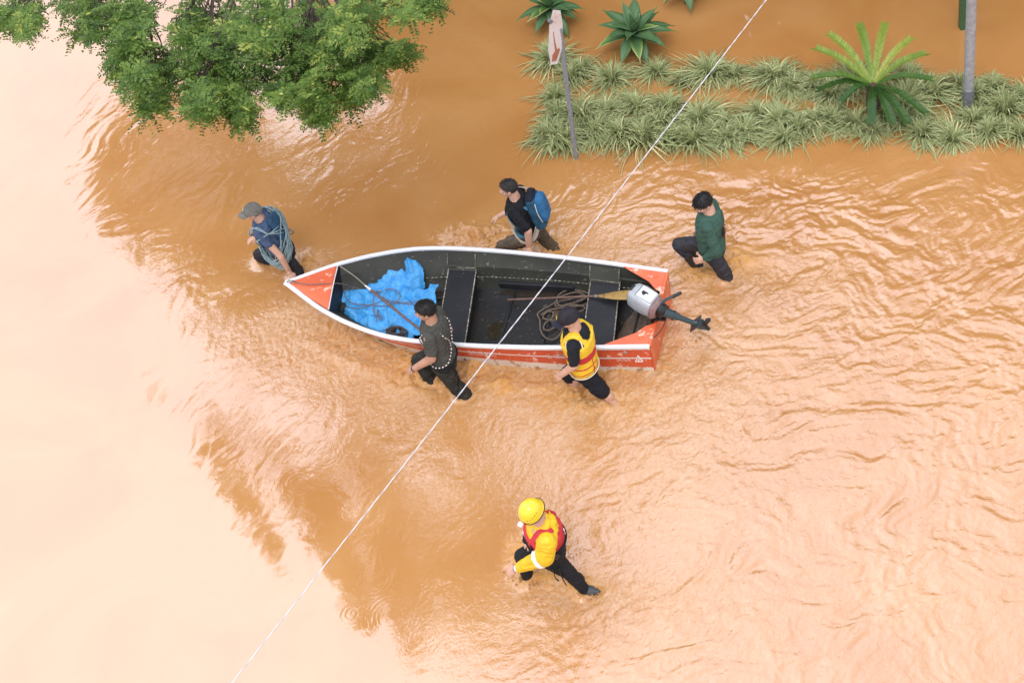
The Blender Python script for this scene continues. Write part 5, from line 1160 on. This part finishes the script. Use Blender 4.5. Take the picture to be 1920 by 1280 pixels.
m_ = MB(); dd = unit(J['Lw'] - J['Le'])
m_.tube([J['Lw'] + dd * t for t in (-.010, .010)], .038, 14); m_.build('watch_strap', M_BLK, P.root)

# ---------- man in the green shirt behind the boat
P = Person('green', 'man in a dark green long-sleeved shirt and jeans wading behind the stern', 1.04, unit([-.80, -.25, -.55]), belly=.035); J = P.J
J['Rk'] = J['Rk']
mb = MB(); P.head(mb); P.torso(mb, -.2, .97, -.008); P.arm(mb, 'L', J['Le'], J['Lw']); P.hand(mb, J['Lw'], J['Lw'] - J['Le'] + P.fw * .3, P.sd * .9 + Z * .5, .5, 1)
Re = J['Rs'] - P.up * .27 - P.fw * .02; Rw = Re - Z * .16 + P.fw * .14; P.arm(mb, 'R', Re, Rw); P.hand(mb, Rw, P.fw - Z * .6, -P.sd, .5, 1)
mk, ma = P.leg(mb, 'L'); nk, na = P.leg(mb, 'R'); P.foot(mb, ma, P.fw - Z * .5); P.finish_body(mb, SK1); P.eyes()
P.hair(mat('hair_black', (.012, .011, .012), .55, .4, 60, spec=.5), .034, .010, -.06, .0)
M_GREEN = mat('shirt_green', (.055, .115, .085), .85, 0, 5, (.036, .085, .064), bump=.35, bscale=220, spec=.25)
mb = MB(); P.torso(mb, -.12, 1.0, .020); mb.capsule(J['Ls'], J['Le'], .078, .062); mb.capsule(J['Le'], J['Le'] + (J['Lw'] - J['Le']) * .80, .062, .050); mb.capsule(J['Rs'], Re, .078, .062); mb.capsule(Re, Re + (Rw - Re) * .8, .062, .05)
remesh(mb, 'sweatshirt', M_GREEN, P.root, .010, 4, .5, .020, 9)
m_ = MB(); m_.torso = None
hem = MB(); hem.rings([np.array([P.T(t, a, infl=.026) for a in np.linspace(0, 2 * np.pi, 28, endpoint=False)]) for t in (-.16, -.10, .02)]); remesh(hem, 'wet_hem', cloth('hem_dark', (.018, .045, .040), .3), P.root, .011, 3, .5, .012, 12)
mb = MB(); P.torso(mb, -.24, .02, .014, 6)
for q in 'LR': P.leg(mb, q, (.102, .082, .066))
remesh(mb, 'jeans', mat('jeans_navy', (.022, .032, .052), .7, 0, 8, (.032, .024, .020), bump=.3, bscale=200, spec=.35), P.root, .011, 4, .5, .022, 11)
m_ = MB(); P.foot(m_, na, P.fw * .5 - Z * .7 + P.sd * .1, .18, .05); remesh(m_, 'boot', mat('boot_black', (.012, .012, .014), .5), P.root, .01, 2)
m_ = MB(); m_.tube([P.T(.70, 1.15, infl=.034), P.T(.58, 1.05, infl=.036)], .016, 5, flat=.25); m_.build('chest_print', mat('print_red', (.22, .05, .06), .8), P.root)
m_ = MB(); m_.tube([P.T(.70, 1.28, infl=.034), P.T(.58, 1.18, infl=.036)], .006, 5, flat=.4); m_.build('chest_lettering', mat('print_white', (.6, .6, .6), .8), P.root)
for a_, nm_2, c_2, w_2 in ((-1.2, 'back_print', (.22, .05, .06), .035), (-1.42, 'back_lettering', (.62, .62, .60), .012)):
    m_ = MB(); m_.tube([P.T(t, a_, infl=.036) for t in np.linspace(.45, .78, 8)], w_2 * (1 + .25 * np.sin(np.arange(8) * 2.1)), 6, flat=.2); m_.build(nm_2, mat(nm_2, c_2, .8), P.root)

# ---------- man in the grey t-shirt
P = Person('grey', 'man in a grey t-shirt with a black and white cord harness pushing the near side', 1.06, unit([-.97, .10, -.20])); J = P.J
mb = MB(); P.head(mb); P.torso(mb, -.2, .97, -.008); P.arm(mb, 'L', J['Le'], J['Lw'], (.056, .048, .033)); P.hand(mb, J['Lw'], J['Lw'] - J['Le'], P.sd * .6 + Z * .7, .45, 1)
Rw = G(838, 641, .60); Re = (J['Rs'] + Rw) / 2 - Z * .04 - P.fw * .08; P.arm(mb, 'R', Re, Rw); P.hand(mb, Rw, P.fw * .6 - P.sd * .6 - Z * .3, Z, .4, -1)
mk, ma = P.leg(mb, 'L'); nk, na = P.leg(mb, 'R'); P.foot(mb, ma, P.fw - Z * .4); P.foot(mb, na, P.fw - Z * .4); P.finish_body(mb, SK2); P.eyes()
P.hair(mat('hair_black_short', (.014, .012, .012), .6, .4, 80), .040, .009, -.055)
mb = MB(); P.torso(mb, -.04, 1.0, .014); mb.capsule(J['Ls'], J['Ls'] + (J['Le'] - J['Ls']) * .66, .076, .074); mb.capsule(J['Rs'], J['Rs'] + (Re - J['Rs']) * .7, .076, .072)
remesh(mb, 't_shirt', mat('tshirt_grey', (.085, .085, .074), .9, 0, 7, (.055, .056, .048), bump=.35, bscale=220, spec=.25), P.root, .010, 4, .5, .017, 10)
mb = MB(); P.torso(mb, -.24, .06, .018, 6)
for q in 'LR': P.leg(mb, q, (.112, .088, .080))
remesh(mb, 'trousers', mat('camouflage', (.040, .038, .030), .9, 0, 9, (.015, .016, .014), bump=.3, bscale=220, spec=.25), P.root, .011, 4, .5, .024, 11)
m_ = MB(); m_.tube([P.T(.03, a, infl=.026) for a in np.linspace(0, 2 * np.pi, 30, endpoint=False)], .020, 6, closed=True, flat=.45); m_.build('belt', cloth('belt_black', (.012, .012, .014)), P.root)
def cord(P, pts, r, name='cord_harness'):
    P_ = spline(pts, 150); m_ = MB(); m_.tube(P_, r * (1 + .1 * np.sin(np.arange(len(P_)) * 1.5)), 8); L = np.concatenate([[0], np.cumsum(np.linalg.norm(np.diff(P_, axis=0), axis=1))])
    o = m_.build(name, [mat('cord_white', (.62, .58, .52), .8), mat('cord_black', (.03, .03, .035), .8)], P.root); fi = []
    for i in range(len(P_) - 1): fi += [int(L[i] / .022) % 2] * 8
    fi += [0, 0]; set_mat(o.data, fi[:len(o.data.polygons)]); return o
nk_ = P.J['neck']
cord(P, [P.T(.42, 1.15, infl=.030), P.T(.62, .95, infl=.032), P.T(.80, .85, infl=.034), nk_ - P.up * .03 + P.sd * .11 + P.fw * .03, nk_ - P.up * .03 + P.sd * .10 - P.fw * .06, P.T(.80, -1.0, infl=.034), P.T(.60, -1.25, infl=.034), P.T(.42, -1.30, infl=.034)], .0085)
cord(P, [P.T(.36, -1.30, infl=.034), P.T(.24, -1.1, infl=.034), P.T(.12, -.75, infl=.034), P.T(.08, -.3, infl=.034), P.T(.07, .25, infl=.034), P.T(.10, .7, infl=.034)], .0085)
cord(P, [P.T(.42, 2.0, infl=.030), P.T(.80, 2.3, infl=.034), nk_ - P.up * .03 - P.sd * .10 + P.fw * .03, nk_ - P.up * .03 - P.sd * .10 - P.fw * .06, P.T(.80, -2.14, infl=.034), P.T(.42, -1.55, infl=.034)], .0085)
for pts in ([P.T(.02, -.9, infl=.05), P.T(-.12, -1.0, infl=.07), P.J['Lh'] + (mk - P.J['Lh']) * .7 - P.fw * .13, mk - P.fw * .09 + P.sd * .05, mk + (ma - mk) * .4 + P.sd * .10], [P.T(.02, -.6, infl=.04), P.T(-.06, -.5, infl=.06), P.T(.0, .0, infl=.06)]):
    m_ = MB(); m_.tube(spline(pts, 20), .012, 6, flat=.4); m_.build('webbing_strap', cloth('webbing_black', (.012, .012, .015)), P.root)
m_ = MB(); dd = unit(J['Lw'] - J['Le']); m_.tube([J['Lw'] + dd * t for t in (-.014, .012)], .039, 14); m_.build('watch_strap', mat('watch_blue', (.03, .035, .06), .5), P.root)

# ---------- man in the yellow and red vest
P = Person('vest', 'man in a dark cap and a yellow and red life vest pushing near the stern', 1.06, unit([-.90, .02, -.40])); J = P.J
mb = MB(); P.head(mb); P.torso(mb, -.2, .97, -.008); P.arm(mb, 'L', J['Le'], J['Lw'], (.056, .046, .033)); P.hand(mb, J['Lw'], J['Lw'] - J['Le'], P.sd * .6 + Z * .6, .55, 1)
Rw = G(1096, 648, .56); Re = (J['Rs'] + Rw) / 2 - Z * .04 - P.fw * .08; P.arm(mb, 'R', Re, Rw); P.hand(mb, Rw, P.fw * .6 - P.sd * .6 - Z * .3, Z, .4, -1)
mk, ma = P.leg(mb, 'L'); nk, na = P.leg(mb, 'R'); P.foot(mb, ma, P.fw - Z * .4); P.foot(mb, na, P.fw - Z * .4); P.finish_body(mb, SK1); P.eyes()
P.hair(mat('hair_dark2', (.03, .022, .02), .8, .4, 60), thick=.006, nape=-.05)
P.cap(cloth('cap_dark', (.030, .026, .034), .25), cloth('brim_navy', (.03, .035, .055)), mat('patch_yellow', (.55, .46, .05), .7), -.1)
mb = MB(); P.torso(mb, -.06, 1.0, .010); mb.capsule(J['Ls'], J['Ls'] + (J['Le'] - J['Ls']) * .86, .076, .066); mb.capsule(J['Rs'], J['Rs'] + (Re - J['Rs']) * .8, .076, .066)
remesh(mb, 't_shirt', cloth('tshirt_black2', (.016, .019, .025), .2), P.root, .010, 4, .5, .016, 11)
mb = MB(); P.torso(mb, -.24, .10, .020, 6)
h, kn, an = J['Lh'], mk, ma; mb.capsule(h, kn, .118, .098); mb.capsule(kn, kn + (an - kn) * .15, .094, .088); mb.capsule(J['Rh'], nk, .116, .098); mb.capsule(nk, nk + (na - nk) * .15, .094, .088)
remesh(mb, 'shorts', cloth('shorts_black', (.012, .013, .018), .3), P.root, .011, 4, .5, .022, 11)
M_VY = mat('vest_yellow', (.80, .52, .025), .6, .12, 8, bump=.2, bscale=90); M_VR = mat('vest_red', (.52, .022, .03), .6, .15, 9, bump=.2, bscale=90)
def vest_shell(P, t0, t1, infl, sh_t=.99, name='life_vest', mats=None, wr=.006):
    mb = MB(); ts = np.linspace(t0, .80, 9)
    rings = [np.array([P.T(t, a, infl=infl * (1 if t > t0 + .02 else .8)) for a in np.linspace(0, 2 * np.pi, 40, endpoint=False)]) for t in ts]
    mb.rings(rings)
    for q in (1, -1):   # straps over the shoulders, open at the arms and the neck
        c0_ = P.T(.78, math.pi / 2 - q * .55, infl=infl * .5); c1_ = P.J['neck'] - P.up * .02 + P.sd * q * .098 * P.S + P.fw * .06; c2_ = P.J['neck'] - P.up * .015 + P.sd * q * .100 * P.S - P.fw * .05; c3_ = P.T(.78, -math.pi / 2 + q * .55, infl=infl * .5)
        pp = spline([c0_, c1_, c2_, c3_], 20)
        for i in range(len(pp) - 1): mb.ell((pp[i] + pp[i + 1]) / 2, [P.sd * .058, unit(pp[i + 1] - pp[i]) * .04, np.cross(P.sd, unit(pp[i + 1] - pp[i])) * (.026)], 12)
    return remesh(mb, name, mats, P.root, .010, 5, .5, wr, 9)
vs = vest_shell(P, -.02, .95, .042, mats=[M_VY, M_VR])
fc = face_centers(vs.data) + root_loc(P.root); tt = (fc - J['pel']) @ P.up / P.L; fr = (fc - J['pel']) @ P.fw; ss = (fc - J['pel']) @ P.sd
red = ((tt > .38) & (tt < .55)) | (np.abs(tt - .22) < .016) | (np.abs(tt - .07) < .016)
red |= (np.abs(ss - .02) < .008) & (tt < .22) & (tt > .0) | (np.abs(ss - .11) < .007) & (tt < .40)
set_mat(vs.data, red.astype(int))
m_ = MB(); m_.tube([P.T(-.02, a, infl=.042) for a in np.linspace(0, 2 * np.pi, 36, endpoint=False)], .007, 6, closed=True); m_.build('hem_piping', mat('piping_cream', (.75, .68, .50), .6), P.root)
for q in (1, -1):
    ctr_ = J['neck'] - P.up * .12 + P.sd * q * .20 * P.S; m_ = MB()
    m_.tube([ctr_ + P.fw * .098 * math.cos(a) + P.up * .125 * math.sin(a) - P.sd * q * (.028 + .05 * (math.sin(a) > 0) * math.sin(a)) for a in np.linspace(0, 2 * np.pi, 26, endpoint=False)], .009, 6, closed=True); m_.build('armhole_piping', mat('piping_cream2', (.75, .68, .50), .6), P.root)

# ---------- rescuer with the helmet
P = Person('helm', 'rescuer in a yellow helmet, yellow jacket and red life vest wading alone', 1.08, unit([-.75, -.45, -.62]), yaw=-.25); J = P.J
mb = MB(); P.head(mb); P.torso(mb, -.2, .97, -.008); P.arm(mb, 'L', J['Le'], J['Lw'], (.052, .044, .032)); P.hand(mb, J['Lw'], J['Lw'] - J['Le'] - Z * .04, P.sd * .3 + Z * .8, .30, 1, .3)
Re = J['Rs'] - P.up * .25 + P.fw * .10; Rw = Re + P.fw * .10 - Z * .16; P.arm(mb, 'R', Re, Rw); P.hand(mb, Rw, P.fw * .5 - Z, P.fw, .4, -1)
mk, ma = P.leg(mb, 'L'); nk, na = P.leg(mb, 'R'); P.finish_body(mb, SK1); P.eyes()
M_DRY = cloth('drysuit_black', (.015, .016, .019), .25); M_JY = mat('jacket_yellow', (.80, .50, .012), .6, .18, 7, bump=.15, bscale=90)
mb = MB(); P.torso(mb, -.24, .45, .022, 8)
for q in 'LR': P.leg(mb, q, (.112, .076, .056))
P.foot(mb, ma, P.sd * -.05 + BU * -.9 + Z * .12 - P.sd * .0, .13, .045)
remesh(mb, 'drysuit', M_DRY, P.root, .010, 4, .5, .008, 10)
m_ = MB(); P.foot(m_, ma + Z * .045, -BU * .95 + BV * .12 + Z * .10, .12, .058); remesh(m_, 'boot', mat('boot_grey', (.07, .075, .08), .6, .4, 30), P.root, .008, 2, .5, .006, 20)
m_ = MB(); m_.tube([ma - unit(ma - mk) * .09, ma - unit(ma - mk) * .05], .066, 14); m_.build('ankle_cuff', M_BLK, P.root)
mb = MB(); P.torso(mb, .25, .93, .020); mb.capsule(J['Ls'], J['Le'], .098, .108); mb.capsule(J['Le'], J['Le'] + (J['Lw'] - J['Le']) * .86, .102, .056); mb.capsule(J['Rs'], Re, .09, .08)
mb.ell(J['neck'] - P.up * .045, [P.sd * .13, P.fw * .105, P.up * .07], 18); mb.ell(J['neck'] - P.fw * .10 - P.up * .02, [P.sd * .09, P.fw * .07, P.up * .06], 14)
mb.tube([J['neck'] + (P.hf * math.cos(a) * .085 + P.hs * math.sin(a) * .085) + P.up * .005 for a in np.linspace(0, 2 * np.pi, 20, endpoint=False)], .034, 8, closed=True)
remesh(mb, 'jacket', M_JY, P.root, .011, 4, .5, .018, 9)
mb = MB(); mb.capsule(Re - (Re - J['Rs']) * .3, Re, .092, .082); mb.capsule(Re, Rw, .08, .05); remesh(mb, 'sleeve', M_DRY, P.root, .011, 3, .5, .016, 11)
dd = unit(J['Le'] + (J['Lw'] - J['Le']) * .30 - J['Ls']); c_ = J['Le'] + (J['Lw'] - J['Le']) * .16; dl = unit(J['Lw'] - J['Le']); m_ = MB()
m_.tube([c_ - dl * .022, c_ + dl * .026], [.108, .105], 22); remesh(m_, 'reflective_band', mat('reflective_white', (.80, .80, .80), .35), P.root, .009, 2, .5, .008, 14)
m_ = MB(); m_.tube([J['Lw'] - dl * .035, J['Lw'] + dl * .0], .042, 14); m_.build('glove_cuff', mat('cuff_white', (.70, .70, .72), .6), P.root)
m_ = MB(); m_.tube([J['Lw'] - dl * .002, J['Lw'] + dl * .012], .040, 14); m_.build('cuff_band', mat('cuff_purple', (.20, .04, .14), .6), P.root)
vs = vest_shell(P, .38, .95, .050, name='life_vest', mats=[M_VR, M_BLK], wr=.008)
m_ = MB(); m_.tube([P.T(.46, a, infl=.056) for a in np.linspace(0, 2 * np.pi, 36, endpoint=False)], .022, 6, closed=True, flat=.3); m_.build('vest_belt', cloth('belt_black2', (.014, .014, .016)), P.root)
m_ = MB(); m_.tube([P.T(t, .95, infl=.060) for t in np.linspace(.42, .80, 8)], .024, 6, flat=.3); m_.build('webbing_strap', cloth('web_black2', (.02, .022, .024)), P.root)
for nm_2, a_, t_ in (('white_patch', 1.75, .66), ('back_patch', -1.3, .66)):
    m_ = MB(); m_.tube([P.T(t_ + d_, a_, infl=.060) for d_ in (-.08, -.04, 0, .04, .08)], .020, 8, flat=.25); m_.build(nm_2, mat(nm_2, (.75, .70, .70), .6), P.root)
m_ = MB(); m_.ell(P.T(.30, -.2, infl=.05), [P.sd * .03, P.fw * .04, P.up * .05], 12); m_.build('knife_pouch', M_BLK, P.root)
for k_ in (.0, .12):
    m_ = MB(); b0 = P.T(-.1, .2 - k_ * 3, infl=.05); m_.tube(spline([b0, b0 - Z * .14 + P.sd * .02, b0 - Z * (.22 + k_) + BU * -.03], 8), .014, 6, flat=.4); m_.build('hanging_strap', M_BLK, P.root)
# helmet
k, c, f, sd, u = P.k * .92, P.hc, P.hf, P.hs, unit(P.hu - P.hf * .05); f = unit(f - (f @ u) * u); sd = np.cross(u, f); mb = MB(); rings = []
for p in np.linspace(-.22, 1.50, 18):
    a = np.linspace(0, 2 * np.pi, 44, endpoint=False); rr = math.cos(max(p, 0)) ** .92 * (1 + (.05 if p < -.15 else 0)); low = .018 * np.cos(a) * (p < .2)
    cc = c + (-f * .008 + u * (.020 + .128 * math.sin(p))) * k; rings.append(cc + (np.cos(a) * .128 * rr)[:, None] * f * k + (np.sin(a) * .108 * rr)[:, None] * sd * k + low[:, None] * u)
mb.rings(rings); M_HEL = mat('helmet_yellow', (.85, .60, .02), .25, .08, 6, coat=.5); he = mb.build('helmet', M_HEL, P.root)
m_ = MB(); a = np.linspace(0, 2 * np.pi, 44, endpoint=False); m_.tube([c + (-f * .008 + u * (-.010 + .0) + f * .133 * math.cos(x) + sd * .112 * math.sin(x)) * k + u * .018 * math.cos(x) for x in a], .007, 6, closed=True); m_.build('rim', M_BLK, he)
for sg in (1, -1):
    for i in range(5):
        az = sg * (.75 + .26 * i); el = .42; q = c + (-f * .008 + u * (.020 + .128 * math.sin(el)) + (f * .128 * math.cos(az) + sd * .108 * math.sin(az)) * math.cos(el) ** .92) * k; n_ = unit(q - c); t_ = unit(np.cross(u, n_))
        m_ = MB(); m_.ell(q, [t_ * .008, np.cross(n_, t_) * .0045, n_ * .003], 8); m_.build('vent', M_DARK, he)
hl = c + (f * .135 + u * .045) * k; m_ = MB(); m_.tube([hl - f * .01, hl + f * .012, hl + f * .040], [.024, .028, .026], 14); lt = m_.build('headlamp', mat('headlamp_white', (.78, .80, .84), .3), he)
m_ = MB(); m_.ell(hl + f * .040, [f * .005, sd * .018, u * .018], 10); m_.build('lens', mat('lens', (.30, .38, .50), .1), lt)
for q in (1, -1):
    m_ = MB(); m_.tube(spline([c + (sd * q * .098 - u * .005 + f * .01) * k, c + (sd * q * .078 - u * .06 + f * .02) * k, c + (sd * q * .02 - u * .115 + f * .035) * k], 10), .007, 5, flat=.5); m_.build('chin_strap', M_BLK, he)
m_ = MB(); m_.tube(spline([c + (sd * .082 + f * .03 - u * .002) * k, c + (sd * .045 + f * .098) * k, c + (f * .112 - u * .002) * k, c + (-sd * .045 + f * .098) * k, c + (-sd * .082 + f * .03 - u * .002) * k], 16), .011, 6, flat=.5); m_.build('goggles', mat('goggle_grey', (.35, .34, .38), .2), P.root)
